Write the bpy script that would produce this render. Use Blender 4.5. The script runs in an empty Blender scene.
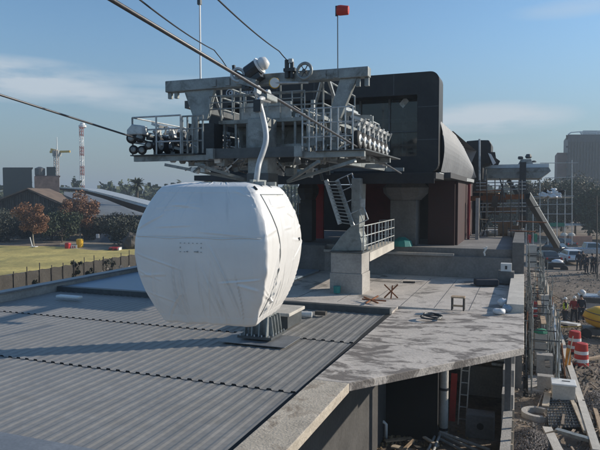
import bpy, math, random
from mathutils import Vector, Matrix, noise
R = math.radians
rnd = random.Random(7)
scene = bpy.context.scene
COL = scene.collection

# ------------------------------------------------------------------ camera geometry
F = 595.0; PIT = math.atan(30 / F); YAW = math.atan(224 / F); CZ = 8.4
FW = Vector((-math.sin(YAW) * math.cos(PIT), math.cos(YAW) * math.cos(PIT), -math.sin(PIT)))
RT = Vector((math.cos(YAW), math.sin(YAW), 0)); UPV = RT.cross(FW)
CAMP = Vector((0, 0, CZ))
RZ = 4.65            # level of roof and lower deck
UZ = 6.0             # upper deck
def P(px, py, X=None, Y=None, Z=None, D=None):
    d = FW + RT * ((px - 300) / F) + UPV * ((225 - py) / F)
    if X is not None: t = X / d.x
    elif Y is not None: t = Y / d.y
    elif Z is not None: t = (Z - CZ) / d.z
    else: t = D
    return CAMP + d * t

# ------------------------------------------------------------------ materials
MATS = {}
def nt(m):
    m.use_nodes = True
    n = m.node_tree; n.nodes.clear()
    return n
def mat(name, col, rough=0.7, metal=0.0, var=0.25, scale=3.0, bump=0.0, bscale=None, dark=None, spec=0.5, stretch=None, island=0.0, fine=0.0):
    """noise-varied principled material; dark=(colour, threshold, softness, scale) adds dirt and other darker patches"""
    m = bpy.data.materials.new(name); n = nt(m); N = n.nodes; L = n.links
    out = N.new('ShaderNodeOutputMaterial'); b = N.new('ShaderNodeBsdfPrincipled'); L.new(b.outputs[0], out.inputs[0])
    tc = N.new('ShaderNodeTexCoord'); geo = N.new('ShaderNodeNewGeometry')
    src = geo.outputs['Position']
    if stretch:
        mp = N.new('ShaderNodeMapping'); mp.inputs['Scale'].default_value = stretch; L.new(src, mp.inputs[0]); src = mp.outputs[0]
    nz = N.new('ShaderNodeTexNoise'); nz.inputs['Scale'].default_value = scale; nz.inputs['Detail'].default_value = 6; nz.inputs['Roughness'].default_value = 0.62
    L.new(src, nz.inputs['Vector'])
    rp = N.new('ShaderNodeMapRange'); rp.inputs['From Min'].default_value = 0.3; rp.inputs['From Max'].default_value = 0.7
    rp.inputs['To Min'].default_value = 1 - var; rp.inputs['To Max'].default_value = 1 + var * 0.7
    L.new(nz.outputs[0], rp.inputs[0])
    fac = rp.outputs[0]
    if fine:
        n2 = N.new('ShaderNodeTexNoise'); n2.inputs['Scale'].default_value = scale * 12; n2.inputs['Detail'].default_value = 3
        L.new(src, n2.inputs['Vector'])
        r2 = N.new('ShaderNodeMapRange'); r2.inputs['From Min'].default_value = 0.3; r2.inputs['From Max'].default_value = 0.7
        r2.inputs['To Min'].default_value = 1 - fine; r2.inputs['To Max'].default_value = 1 + fine
        L.new(n2.outputs[0], r2.inputs[0])
        mu = N.new('ShaderNodeMath'); mu.operation = 'MULTIPLY'; L.new(fac, mu.inputs[0]); L.new(r2.outputs[0], mu.inputs[1]); fac = mu.outputs[0]
    if island:
        r3 = N.new('ShaderNodeMapRange'); r3.inputs['To Min'].default_value = 1 - island; r3.inputs['To Max'].default_value = 1 + island
        L.new(geo.outputs['Random Per Island'], r3.inputs[0])
        mu = N.new('ShaderNodeMath'); mu.operation = 'MULTIPLY'; L.new(fac, mu.inputs[0]); L.new(r3.outputs[0], mu.inputs[1]); fac = mu.outputs[0]
    vm = N.new('ShaderNodeVectorMath'); vm.operation = 'SCALE'; vm.inputs[0].default_value = col[:3]; L.new(fac, vm.inputs['Scale'])
    colout = vm.outputs[0]
    if dark:
        dc, th, so, ds = dark
        dn = N.new('ShaderNodeTexNoise'); dn.inputs['Scale'].default_value = ds; dn.inputs['Detail'].default_value = 8; dn.inputs['Roughness'].default_value = 0.66
        dn.inputs['Distortion'].default_value = 0.6
        L.new(src, dn.inputs['Vector'])
        dr = N.new('ShaderNodeMapRange'); dr.inputs['From Min'].default_value = th - so; dr.inputs['From Max'].default_value = th + so
        L.new(dn.outputs[0], dr.inputs[0])
        mx = N.new('ShaderNodeMix'); mx.data_type = 'RGBA'
        mx.inputs[7].default_value = (*dc, 1); L.new(colout, mx.inputs[6]); L.new(dr.outputs[0], mx.inputs[0]); colout = mx.outputs[2]
    L.new(colout, b.inputs['Base Color'])
    rr = N.new('ShaderNodeMapRange'); rr.inputs['To Min'].default_value = max(0.02, rough - 0.12); rr.inputs['To Max'].default_value = min(1, rough + 0.12)
    L.new(nz.outputs[0], rr.inputs[0]); L.new(rr.outputs[0], b.inputs['Roughness'])
    b.inputs['Metallic'].default_value = metal
    b.inputs['Specular IOR Level'].default_value = spec
    if bump:
        bn = N.new('ShaderNodeTexNoise'); bn.inputs['Scale'].default_value = bscale or scale * 6; bn.inputs['Detail'].default_value = 5
        L.new(src, bn.inputs['Vector'])
        bp = N.new('ShaderNodeBump'); bp.inputs['Strength'].default_value = bump; bp.inputs['Distance'].default_value = 0.05
        L.new(bn.outputs[0], bp.inputs['Height']); L.new(bp.outputs[0], b.inputs['Normal'])
    MATS[name] = m
    return m

M = MATS
mat('steel', (0.27, 0.29, 0.285), 0.5, 0.3, 0.3, 4, dark=((.11, .11, .10), .60, .08, 2.2), fine=.12)
mat('steel_light', (0.48, 0.50, 0.50), 0.45, 0.35, 0.25, 6, dark=((.22, .21, .19), .62, .07, 4), fine=.1)
mat('steel_dark', (0.085, 0.092, 0.095), 0.5, 0.3, 0.3, 5)
mat('machine', (0.035, 0.04, 0.045), 0.45, 0.2, 0.35, 9)
mat('white_paint', (0.74, 0.74, 0.72), 0.45, 0, 0.12, 5)
mat('rope', (0.10, 0.10, 0.105), 0.45, 0.6, 0.2, 20)
mat('cable', (0.02, 0.02, 0.022), 0.6)
mat('hanger_grey', (0.52, 0.53, 0.53), 0.45, 0.1, 0.2, 6)
mat('rubber', (0.016, 0.016, 0.017), 0.75)
mat('roof_sheet', (0.262, 0.253, 0.24), 0.52, 0.04, 0.16, 0.9, fine=0.10, dark=((0.215, 0.205, 0.19), 0.60, 0.12, .9), bump=0.12, bscale=2.2)
mat('flashing', (0.24, 0.25, 0.265), 0.45, 0.25, 0.22, 2, fine=0.12)
mat('flat_black', (0.012, 0.013, 0.014), 0.9)
mat('membrane', (0.26, 0.33, 0.40), 0.45, 0.1, 0.18, 0.7)
mat('concrete', (0.40, 0.375, 0.345), 0.85, 0, 0.22, 1.1, bump=0.35, bscale=18, fine=0.12)
mat('deck', (0.56, 0.50, 0.44), 0.8, 0, 0.15, 1.3, bump=0.25, bscale=20, dark=((0.19, 0.165, 0.145), 0.525, 0.04, 1.75), fine=0.12, stretch=(0.75, 1.3, 1))  # noise mottles the concrete with darker patches
mat('deck_rear', (0.56, 0.505, 0.45), 0.8, 0, 0.15, 1.3, bump=0.25, bscale=20, dark=((0.20, 0.18, 0.16), 0.585, 0.05, 0.7), fine=0.1)
mat('cap', (0.47, 0.41, 0.33), 0.85, 0, 0.25, 2.2, bump=0.3, bscale=25, dark=((0.26, 0.21, 0.16), 0.6, 0.07, 2.2), fine=0.15)
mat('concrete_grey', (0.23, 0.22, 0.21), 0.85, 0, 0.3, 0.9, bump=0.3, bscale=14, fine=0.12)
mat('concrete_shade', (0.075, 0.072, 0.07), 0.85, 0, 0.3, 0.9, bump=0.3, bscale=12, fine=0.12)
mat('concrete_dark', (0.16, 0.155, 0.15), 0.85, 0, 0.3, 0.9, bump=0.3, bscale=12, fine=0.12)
mat('concrete_pale', (0.56, 0.52, 0.46), 0.85, 0, 0.2, 1.5, bump=0.2, bscale=20, fine=0.1)
mat('black_panel', (0.013, 0.014, 0.017), 0.5, 0, 0.35, 1.2, spec=0.35, dark=((.032, .031, .030), .60, .12, .45), fine=.2)
mat('black_cloth', (0.010, 0.010, 0.011), 0.9, 0, 0.4, 1.2)
mat('soffit', (0.05, 0.05, 0.052), 0.8, 0, 0.3, 1.5)
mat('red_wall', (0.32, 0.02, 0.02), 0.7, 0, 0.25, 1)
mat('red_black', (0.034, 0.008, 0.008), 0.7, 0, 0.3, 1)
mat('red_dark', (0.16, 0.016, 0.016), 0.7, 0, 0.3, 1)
mat('clad', (0.22, 0.225, 0.235), 0.6, 0.05, 0.12, 2)
mat('sign_white', (0.62, 0.64, 0.66), 0.6, 0, 0.05)
mat('orange', (0.75, 0.28, 0.03), 0.6, 0, 0.2, 6)
mat('rust', (0.26, 0.10, 0.04), 0.75, 0.1, 0.4, 5)
mat('red', (0.50, 0.035, 0.025), 0.55, 0, 0.15, 5)
mat('maroon', (0.28, 0.03, 0.035), 0.8, 0, 0.2, 8)
mat('yellow', (0.72, 0.42, 0.03), 0.45, 0, 0.15, 3)
mat('hiviz', (0.50, 0.62, 0.05), 0.8, 0, 0.1, 10)
mat('navy', (0.018, 0.022, 0.035), 0.85, 0, 0.3, 8)
mat('denim', (0.03, 0.036, 0.05), 0.85, 0, 0.3, 8)
mat('skin', (0.38, 0.22, 0.15), 0.6, 0, 0.1, 8)
mat('hair', (0.015, 0.011, 0.009), 0.7)
mat('wood', (0.40, 0.29, 0.19), 0.8, 0, 0.35, 2.5, stretch=(4, 1, 4), island=0.3)
mat('lumber', (0.20, 0.155, 0.115), 0.85, 0, 0.35, 2.5, island=0.75)
mat('wood_dark', (0.075, 0.065, 0.055), 0.85, 0, 0.4, 2, island=0.45)
mat('wood_pale', (0.50, 0.42, 0.32), 0.8, 0, 0.3, 2.5, island=0.2)
mat('ply', (0.19, 0.12, 0.07), 0.8, 0, 0.25, 2)
mat('brick', (0.42, 0.24, 0.17), 0.85, 0, 0.3, 1, island=0.2)
mat('brick_dark', (0.19, 0.12, 0.105), 0.85, 0, 0.3, 0.3)
mat('green_box', (0.045, 0.06, 0.055), 0.7, 0, 0.2, 0.3)
mat('barn_roof', (0.17, 0.12, 0.085), 0.85, 0, 0.35, 0.8)
mat('shed_roof', (0.20, 0.215, 0.225), 0.6, 0.1, 0.2, 0.4)
mat('glass', (0.025, 0.04, 0.048), 0.06, 0, 0.2, 0.6, spec=0.9)
mat('tower_wall', (0.045, 0.06, 0.07), 0.6, 0, 0.2, 0.1)
mat('tower_glass', (0.02, 0.03, 0.038), 0.25, 0, 0.3, 0.3)
mat('blue', (0.03, 0.10, 0.22), 0.6)
mat('teal', (0.02, 0.22, 0.20), 0.6, 0, 0.2)
mat('green_cloth', (0.03, 0.26, 0.15), 0.7, 0, 0.2)
mat('tarp', (0.70, 0.71, 0.72), 0.5, 0, 0.15, 4, bump=0.6, bscale=6)
mat('car_white', (0.70, 0.72, 0.73), 0.25, 0, 0.05, spec=0.6)
mat('car_silver', (0.42, 0.44, 0.47), 0.28, 0.4, 0.06, spec=0.6)
mat('car_dark', (0.025, 0.028, 0.035), 0.25, 0, 0.1, spec=0.6)
mat('car_red', (0.45, 0.03, 0.03), 0.3, 0, 0.1)
mat('tail', (0.5, 0.02, 0.02), 0.3)
mat('lamp_glass', (0.7, 0.7, 0.68), 0.2)
mat('bark', (0.10, 0.08, 0.06), 0.9, 0, 0.35, 6, bump=0.5)
mat('bark_pale', (0.30, 0.26, 0.20), 0.9, 0, 0.35, 6)
mat('leaf_brown', (0.25, 0.125, 0.065), 0.75, 0, 0.35, 1.2, island=0.55)
mat('leaf_green', (0.050, 0.066, 0.032), 0.75, 0, 0.35, 0.8, island=0.5)
mat('leaf_olive', (0.105, 0.095, 0.058), 0.75, 0, 0.35, 0.8, island=0.5)
mat('leaf_dark', (0.045, 0.050, 0.034), 0.75, 0, 0.35, 0.8, island=0.5)
mat('palm_leaf', (0.050, 0.060, 0.030), 0.7, 0, 0.3, 1, island=0.4)
mat('rock', (0.21, 0.185, 0.16), 0.9, 0, 0.3, 3, island=0.4)
mat('gravel', (0.21, 0.18, 0.16), 0.95, 0, 0.45, 6, island=0.45)
mat('straw', (0.30, 0.21, 0.11), 0.9, 0, 0.3, 4, island=0.3)

def hall_glass():
    m = bpy.data.materials.new('hall_glass'); n = nt(m); N = n.nodes; L = n.links
    out = N.new('ShaderNodeOutputMaterial'); mixs = N.new('ShaderNodeMixShader'); tr = N.new('ShaderNodeBsdfTransparent'); tr.inputs[0].default_value = (.40, .47, .50, 1)
    b = N.new('ShaderNodeBsdfPrincipled'); b.inputs['Base Color'].default_value = (.02, .03, .035, 1); b.inputs['Roughness'].default_value = .05; b.inputs['Specular IOR Level'].default_value = .9
    fr = N.new('ShaderNodeFresnel'); fr.inputs[0].default_value = 1.7; ad = N.new('ShaderNodeMath'); ad.operation = 'ADD'; ad.use_clamp = True; L.new(fr.outputs[0], ad.inputs[0]); ad.inputs[1].default_value = .55
    L.new(ad.outputs[0], mixs.inputs[0]); L.new(tr.outputs[0], mixs.inputs[1]); L.new(b.outputs[0], mixs.inputs[2]); L.new(mixs.outputs[0], out.inputs[0]); M['hall_glass'] = m
hall_glass()
def wrap_mat():
    m = bpy.data.materials.new('plastic_wrap'); n = nt(m); N = n.nodes; L = n.links
    out = N.new('ShaderNodeOutputMaterial'); b = N.new('ShaderNodeBsdfPrincipled'); L.new(b.outputs[0], out.inputs[0])
    tc = N.new('ShaderNodeTexCoord')
    nz = N.new('ShaderNodeTexNoise'); nz.inputs['Scale'].default_value = 1.3; nz.inputs['Detail'].default_value = 4; L.new(tc.outputs['Object'], nz.inputs[0])
    cr = N.new('ShaderNodeValToRGB'); cr.color_ramp.elements[0].position = .35; cr.color_ramp.elements[0].color = (.75, .735, .71, 1)
    cr.color_ramp.elements[1].position = .65; cr.color_ramp.elements[1].color = (.83, .81, .78, 1)
    L.new(nz.outputs[0], cr.inputs[0]); L.new(cr.outputs[0], b.inputs['Base Color'])
    b.inputs['Roughness'].default_value = 0.30
    # creases: crisp lines of stretched ridged noise in several directions
    h = None
    for sc, rot, st in (((1.7, 1.7, .40), (0.1, 0.42, 0.2), 1.0), ((1.5, 1.5, .45), (0.3, -0.6, 0.4), 1.0), ((.45, .45, 1.5), (.12, .16, 0), .4), ((4, 4, 1.6), (.6, .3, .1), .16)):
        mp = N.new('ShaderNodeMapping'); mp.inputs['Scale'].default_value = sc; mp.inputs['Rotation'].default_value = rot; L.new(tc.outputs['Object'], mp.inputs[0])
        w = N.new('ShaderNodeTexNoise'); w.inputs['Scale'].default_value = 1.0; w.inputs['Detail'].default_value = 2; w.inputs['Distortion'].default_value = .25
        L.new(mp.outputs[0], w.inputs[0])
        sb_ = N.new('ShaderNodeMath'); sb_.operation = 'SUBTRACT'; L.new(w.outputs[0], sb_.inputs[0]); sb_.inputs[1].default_value = .5
        ab = N.new('ShaderNodeMath'); ab.operation = 'ABSOLUTE'; L.new(sb_.outputs[0], ab.inputs[0])
        rg = N.new('ShaderNodeMapRange'); rg.inputs['From Min'].default_value = 0; rg.inputs['From Max'].default_value = .07; rg.inputs['To Min'].default_value = 1; rg.inputs['To Max'].default_value = 0; L.new(ab.outputs[0], rg.inputs[0])
        pw = N.new('ShaderNodeMath'); pw.operation = 'POWER'; L.new(rg.outputs[0], pw.inputs[0]); pw.inputs[1].default_value = 2.0
        ga = N.new('ShaderNodeTexNoise'); ga.inputs['Scale'].default_value = 1.1; L.new(mp.outputs[0], ga.inputs[0])
        m0 = N.new('ShaderNodeMath'); m0.operation = 'MULTIPLY'; L.new(pw.outputs[0], m0.inputs[0]); L.new(ga.outputs[0], m0.inputs[1])
        mu = N.new('ShaderNodeMath'); mu.operation = 'MULTIPLY'; mu.inputs[1].default_value = st; L.new(m0.outputs[0], mu.inputs[0])
        if h is None: h = mu.outputs[0]
        else:
            ad = N.new('ShaderNodeMath'); ad.operation = 'ADD'; L.new(h, ad.inputs[0]); L.new(mu.outputs[0], ad.inputs[1]); h = ad.outputs[0]
    bp = N.new('ShaderNodeBump'); bp.inputs['Strength'].default_value = 0.22; bp.inputs['Distance'].default_value = 0.03
    L.new(h, bp.inputs['Height']); L.new(bp.outputs[0], b.inputs['Normal'])
    M['wrap'] = m
wrap_mat()

def ground_mat():
    m = bpy.data.materials.new('site_earth'); n = nt(m); N = n.nodes; L = n.links
    out = N.new('ShaderNodeOutputMaterial'); b = N.new('ShaderNodeBsdfPrincipled'); L.new(b.outputs[0], out.inputs[0])
    g = N.new('ShaderNodeNewGeometry')
    a = N.new('ShaderNodeTexNoise'); a.inputs['Scale'].default_value = 0.22; a.inputs['Detail'].default_value = 9; a.inputs['Roughness'].default_value = .68; L.new(g.outputs['Position'], a.inputs[0])
    c = N.new('ShaderNodeValToRGB'); e = c.color_ramp.elements
    e[0].position = .36; e[0].color = (.10, .076, .057, 1); e[1].position = .66; e[1].color = (.33, .26, .20, 1)
    k = e.new(.5); k.color = (.21, .165, .125, 1)
    L.new(a.outputs[0], c.inputs[0])
    d = N.new('ShaderNodeTexNoise'); d.inputs['Scale'].default_value = 5; d.inputs['Detail'].default_value = 6; d.inputs['Roughness'].default_value = .7; L.new(g.outputs['Position'], d.inputs[0])
    r = N.new('ShaderNodeMapRange'); r.inputs['From Min'].default_value = .3; r.inputs['From Max'].default_value = .7; r.inputs['To Min'].default_value = .6; r.inputs['To Max'].default_value = 1.3; L.new(d.outputs[0], r.inputs[0])
    v = N.new('ShaderNodeVectorMath'); v.operation = 'SCALE'; L.new(c.outputs[0], v.inputs[0]); L.new(r.outputs[0], v.inputs['Scale']); L.new(v.outputs[0], b.inputs['Base Color'])
    b.inputs['Roughness'].default_value = .95
    bp = N.new('ShaderNodeBump'); bp.inputs['Strength'].default_value = .7; bp.inputs['Distance'].default_value = .12; L.new(d.outputs[0], bp.inputs['Height']); L.new(bp.outputs[0], b.inputs['Normal'])
    M['earth'] = m
ground_mat()
mat('grass', (0.52, 0.41, 0.13), 0.95, 0, 0.3, 0.3, bump=0.6, bscale=4, dark=((0.22, 0.20, 0.065), 0.58, 0.13, 0.16), fine=0.2)
mat('asphalt', (0.105, 0.10, 0.092), 0.95, 0, 0.25, 0.5, bump=0.3, bscale=10, fine=0.15)
mat('sandpath', (0.27, 0.22, 0.16), 0.95, 0, 0.25, 0.4, fine=0.15)

# ------------------------------------------------------------------ mesh builder
ORG = {}
class MB:
    def __init__(s): s.v = []; s.f = []
    def add(s, vs, fs):
        o = len(s.v); s.v += [Vector(x) for x in vs]; s.f += [[i + o for i in f] for f in fs]; return s
    def bx(s, x0, x1, y0, y1, z0, z1):
        return s.add([(x0,y0,z0),(x1,y0,z0),(x1,y1,z0),(x0,y1,z0),(x0,y0,z1),(x1,y0,z1),(x1,y1,z1),(x0,y1,z1)],
                     [(3,2,1,0),(4,5,6,7),(0,1,5,4),(1,2,6,5),(2,3,7,6),(3,0,4,7)])
    def box(s, c, sz, rot=None):
        c = Vector(c); hx, hy, hz = [k / 2 for k in sz]
        vs = [Vector((a*hx, b*hy, d*hz)) for d in (-1,1) for (a,b) in ((-1,-1),(1,-1),(1,1),(-1,1))]
        if rot is not None: vs = [rot @ v for v in vs]
        return s.add([c + v for v in vs], [(3,2,1,0),(4,5,6,7),(0,1,5,4),(1,2,6,5),(2,3,7,6),(3,0,4,7)])
    def bar(s, p, q, w, h=None, up=(0,0,1)):
        p = Vector(p); q = Vector(q); h = h or w; d = (q - p); 
        if d.length < 1e-6: return s
        d.normalize(); u = Vector(up)
        if abs(d.dot(u)) > .98: u = Vector((0,1,0))
        a = d.cross(u).normalized(); b = a.cross(d).normalized()
        vs = [e + a*(i*w/2) + b*(j*h/2) for e in (p, q) for (i, j) in ((-1,-1),(1,-1),(1,1),(-1,1))]
        return s.add(vs, [(3,2,1,0),(4,5,6,7),(0,1,5,4),(1,2,6,5),(2,3,7,6),(3,0,4,7)])
    def tube(s, p, q, r, r2=None, n=8, cap=True):
        return s.path([p, q], [r, r if r2 is None else r2], n, cap)
    def path(s, pts, r, n=8, cap=True):
        pts = [Vector(p) for p in pts]; o = len(s.v); k = len(pts)
        rs = r if isinstance(r, (list, tuple)) else [r] * k
        ref = Vector((0.13, 0.21, 0.97)).normalized()
        d0 = (pts[-1] - pts[0]).normalized()
        if abs(d0.dot(ref)) > .9: ref = Vector((0.97, 0.2, 0.1)).normalized()
        for i, p in enumerate(pts):
            d = (pts[min(i+1,k-1)] - pts[max(i-1,0)]).normalized()
            a = d.cross(ref)
            if a.length < 1e-4: a = d.cross(Vector((1,0,0)))
            a.normalize(); b = d.cross(a)
            for j in range(n):
                t = 2*math.pi*j/n; s.v.append(p + a*(math.cos(t)*rs[i]) + b*(math.sin(t)*rs[i]))
        for i in range(k-1):
            for j in range(n):
                s.f.append([o+i*n+j, o+i*n+(j+1)%n, o+(i+1)*n+(j+1)%n, o+(i+1)*n+j])
        if cap:
            s.f.append([o+j for j in range(n)][::-1]); s.f.append([o+(k-1)*n+j for j in range(n)])
        return s
    def prism(s, pts, vec):
        pts = [Vector(p) for p in pts]; vec = Vector(vec); n = len(pts)
        return s.add(pts + [p + vec for p in pts], [list(range(n))[::-1], list(range(n, 2*n))] + [[i, (i+1)%n, n+(i+1)%n, n+i] for i in range(n)])
    def lathe(s, c, prof, n=16, axis=(0,0,1), cap=True):
        c = Vector(c); ax = Vector(axis).normalized(); a = ax.orthogonal().normalized(); b = ax.cross(a); o = len(s.v)
        for (r, z) in prof:
            for j in range(n):
                t = 2*math.pi*j/n; s.v.append(c + ax*z + a*(math.cos(t)*r) + b*(math.sin(t)*r))
        for i in range(len(prof)-1):
            for j in range(n): s.f.append([o+i*n+j, o+i*n+(j+1)%n, o+(i+1)*n+(j+1)%n, o+(i+1)*n+j])
        if cap:
            s.f.append([o+j for j in range(n)][::-1]); s.f.append([o+(len(prof)-1)*n+j for j in range(n)])
        return s
    def ring(s, c, axis, RR, r, n=24, m=8):
        c = Vector(c); ax = Vector(axis).normalized(); a = ax.orthogonal().normalized(); b = ax.cross(a); o = len(s.v)
        for i in range(n):
            t = 2*math.pi*i/n; d = a*math.cos(t) + b*math.sin(t)
            for j in range(m):
                u = 2*math.pi*j/m; s.v.append(c + d*(RR + r*math.cos(u)) + ax*(r*math.sin(u)))
        for i in range(n):
            for j in range(m):
                s.f.append([o+i*m+j, o+((i+1)%n)*m+j, o+((i+1)%n)*m+(j+1)%m, o+i*m+(j+1)%m])
        return s
    def grid(s, fn, nu, nv):
        o = len(s.v)
        for i in range(nu+1):
            for j in range(nv+1): s.v.append(Vector(fn(i/nu, j/nv)))
        for i in range(nu):
            for j in range(nv): s.f.append([o+i*(nv+1)+j, o+(i+1)*(nv+1)+j, o+(i+1)*(nv+1)+j+1, o+i*(nv+1)+j+1])
        return s
    def build(s, name, m, parent=None, origin=None, smooth=False, bevel=0.0, autosmooth=None):
        org = ORG[parent] if parent is not None else Vector(origin if origin is not None else (0,0,0))
        me = bpy.data.meshes.new(name); me.from_pydata([v - org for v in s.v], [], s.f); me.update()
        me.materials.append(M[m] if isinstance(m, str) else m)
        o = bpy.data.objects.new(name, me); COL.objects.link(o)
        if parent is not None: o.parent = parent
        else: o.location = org
        ORG[o] = org
        if smooth:
            for p in me.polygons: p.use_smooth = True
        if bevel:
            md = o.modifiers.new('bev', 'BEVEL'); md.width = bevel; md.segments = 2; md.limit_method = 'ANGLE'
        return o
def tag(o, label, cat, group=None):
    o['label'] = label; o['category'] = cat
    if group: o['group'] = group
    return o
def thing(name, label, cat, loc=(0,0,0), group=None):
    o = bpy.data.objects.new(name, None); COL.objects.link(o); o.location = loc; o.empty_display_size = .3
    ORG[o] = Vector(loc)
    return tag(o, label, cat, group)
def copy_tree(o, parent=None):
    c = o.copy(); COL.objects.link(c); c.parent = parent
    ORG[c] = ORG[o]
    for ch in list(o.children): copy_tree(ch, c)
    return c
def structure(o): o['kind'] = 'structure'; return o
def stuff(o): o['kind'] = 'stuff'; return o

# ------------------------------------------------------------------ world, sun, camera
SUN_AZ, SUN_EL = 55.5, 22.5       # azimuth from +Y towards +X
w = bpy.data.worlds.new('World'); scene.world = w; w.use_nodes = True
n = w.node_tree; n.nodes.clear(); N = n.nodes; L = n.links
out = N.new('ShaderNodeOutputWorld'); bg = N.new('ShaderNodeBackground'); L.new(bg.outputs[0], out.inputs[0])
sky = N.new('ShaderNodeTexSky'); sky.sky_type = 'NISHITA'; sky.sun_disc = False
sky.sun_elevation = R(SUN_EL); sky.sun_rotation = R(SUN_AZ); sky.altitude = 550; sky.air_density = 1.2; sky.dust_density = 0.5; sky.ozone_density = 1.6
tc = N.new('ShaderNodeTexCoord'); sep = N.new('ShaderNodeSeparateXYZ'); L.new(tc.outputs['Generated'], sep.inputs[0])
# thin stratus clouds: three long soft banks low in the sky, broken up by noise
mp = N.new('ShaderNodeMapping'); mp.inputs['Scale'].default_value = (5, 5, 26); L.new(tc.outputs['Generated'], mp.inputs[0])
cn = N.new('ShaderNodeTexNoise'); cn.inputs['Scale'].default_value = 1.0; cn.inputs['Detail'].default_value = 7; cn.inputs['Roughness'].default_value = .58; L.new(mp.outputs[0], cn.inputs[0])
def mth(op, a, b=None):
    m = N.new('ShaderNodeMath'); m.operation = op
    for k, v in enumerate((a, b)):
        if v is None: continue
        if hasattr(v, 'node'): L.new(v, m.inputs[k])
        else: m.inputs[k].default_value = v
    return m.outputs[0]
mask = None
for (px, py, wx, hy, st) in ((15, 79, .17, .036, 1.15), (150, 101, .13, .022, .6), (155, 80, .16, .011, .25), (485, 118, .15, .028, 1.0), (395, 150, .25, .03, .22), (575, 8, .10, .015, .3), (-300, 90, .3, .05, .6), (900, 110, .3, .05, .6)):
    c = (P(px, py, D=1.0) - CAMP).normalized(); hz = Vector((c.y, -c.x, 0)).normalized()
    dt = N.new('ShaderNodeVectorMath'); dt.operation = 'DOT_PRODUCT'; L.new(tc.outputs['Generated'], dt.inputs[0]); dt.inputs[1].default_value = hz
    fw = N.new('ShaderNodeVectorMath'); fw.operation = 'DOT_PRODUCT'; L.new(tc.outputs['Generated'], fw.inputs[0]); fw.inputs[1].default_value = Vector((c.x, c.y, 0)).normalized()
    a = mth('POWER', mth('ABSOLUTE', mth('DIVIDE', dt.outputs['Value'], wx)), 2.0); e_ = mth('POWER', mth('ABSOLUTE', mth('DIVIDE', mth('SUBTRACT', sep.outputs[2], c.z), hy)), 2.0)
    g = mth('MAXIMUM', mth('SUBTRACT', 1.0, mth('ADD', a, e_)), 0.0)
    g = mth('MULTIPLY', mth('MULTIPLY', g, mth('GREATER_THAN', fw.outputs['Value'], 0.0)), st)
    mask = g if mask is None else mth('ADD', mask, g)
cr = N.new('ShaderNodeMapRange'); cr.interpolation_type = 'SMOOTHSTEP'; cr.inputs['From Min'].default_value = .30; cr.inputs['From Max'].default_value = .60; L.new(cn.outputs[0], cr.inputs[0])
m2 = mth('MINIMUM', mth('MULTIPLY', mask, cr.outputs[0]), .8)
mx = N.new('ShaderNodeMix'); mx.data_type = 'RGBA'; mx.inputs[7].default_value = (4.5, 5.0, 5.5, 1)
tn = N.new('ShaderNodeVectorMath'); tn.operation = 'MULTIPLY'; L.new(sky.outputs[0], tn.inputs[0]); tn.inputs[1].default_value = (.76, .955, 1.10)
sm = N.new('ShaderNodeMapRange'); sm.interpolation_type = 'SMOOTHSTEP'; sm.inputs['From Min'].default_value = -.02; sm.inputs['From Max'].default_value = .30; sm.inputs['To Min'].default_value = .85; sm.inputs['To Max'].default_value = 0; L.new(sep.outputs[2], sm.inputs[0])
sg = N.new('ShaderNodeMix'); sg.data_type = 'RGBA'; L.new(tn.outputs[0], sg.inputs[6]); sg.inputs[7].default_value = (1.8, 2.2, 2.6, 1); L.new(sm.outputs[0], sg.inputs[0])
L.new(sg.outputs[2], mx.inputs[6]); L.new(m2, mx.inputs[0])
L.new(mx.outputs[2], bg.inputs[0]); bg.inputs[1].default_value = 0.135

sd = bpy.data.lights.new('sun', 'SUN'); sd.energy = 5.0; sd.angle = R(.55); sd.color = (1, .91, .78)
so = bpy.data.objects.new('sun', sd); COL.objects.link(so); so.location = (30, 20, 40)
sdir = Vector((math.sin(R(SUN_AZ))*math.cos(R(SUN_EL)), math.cos(R(SUN_AZ))*math.cos(R(SUN_EL)), math.sin(R(SUN_EL))))
so.rotation_euler = (-sdir).to_track_quat('-Z', 'Y').to_euler()

cd = bpy.data.cameras.new('camera'); cd.sensor_width = 36; cd.lens = 36 * F / 600; cd.clip_start = .1; cd.clip_end = 6000
co = bpy.data.objects.new('camera', cd); COL.objects.link(co); co.location = CAMP; co.rotation_euler = (math.pi/2 - PIT, 0, YAW)
scene.camera = co
scene.view_settings.view_transform = 'Standard'; scene.view_settings.look = 'None'; scene.view_settings.exposure = -0.02; scene.view_settings.gamma = 1
scene.view_settings.use_curve_mapping = False
scene.render.engine = 'CYCLES'
scene.cycles.max_bounces = 6; scene.cycles.diffuse_bounces = 3; scene.cycles.glossy_bounces = 3; scene.cycles.transparent_max_bounces = 8
scene.cycles.use_denoising = True

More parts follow.
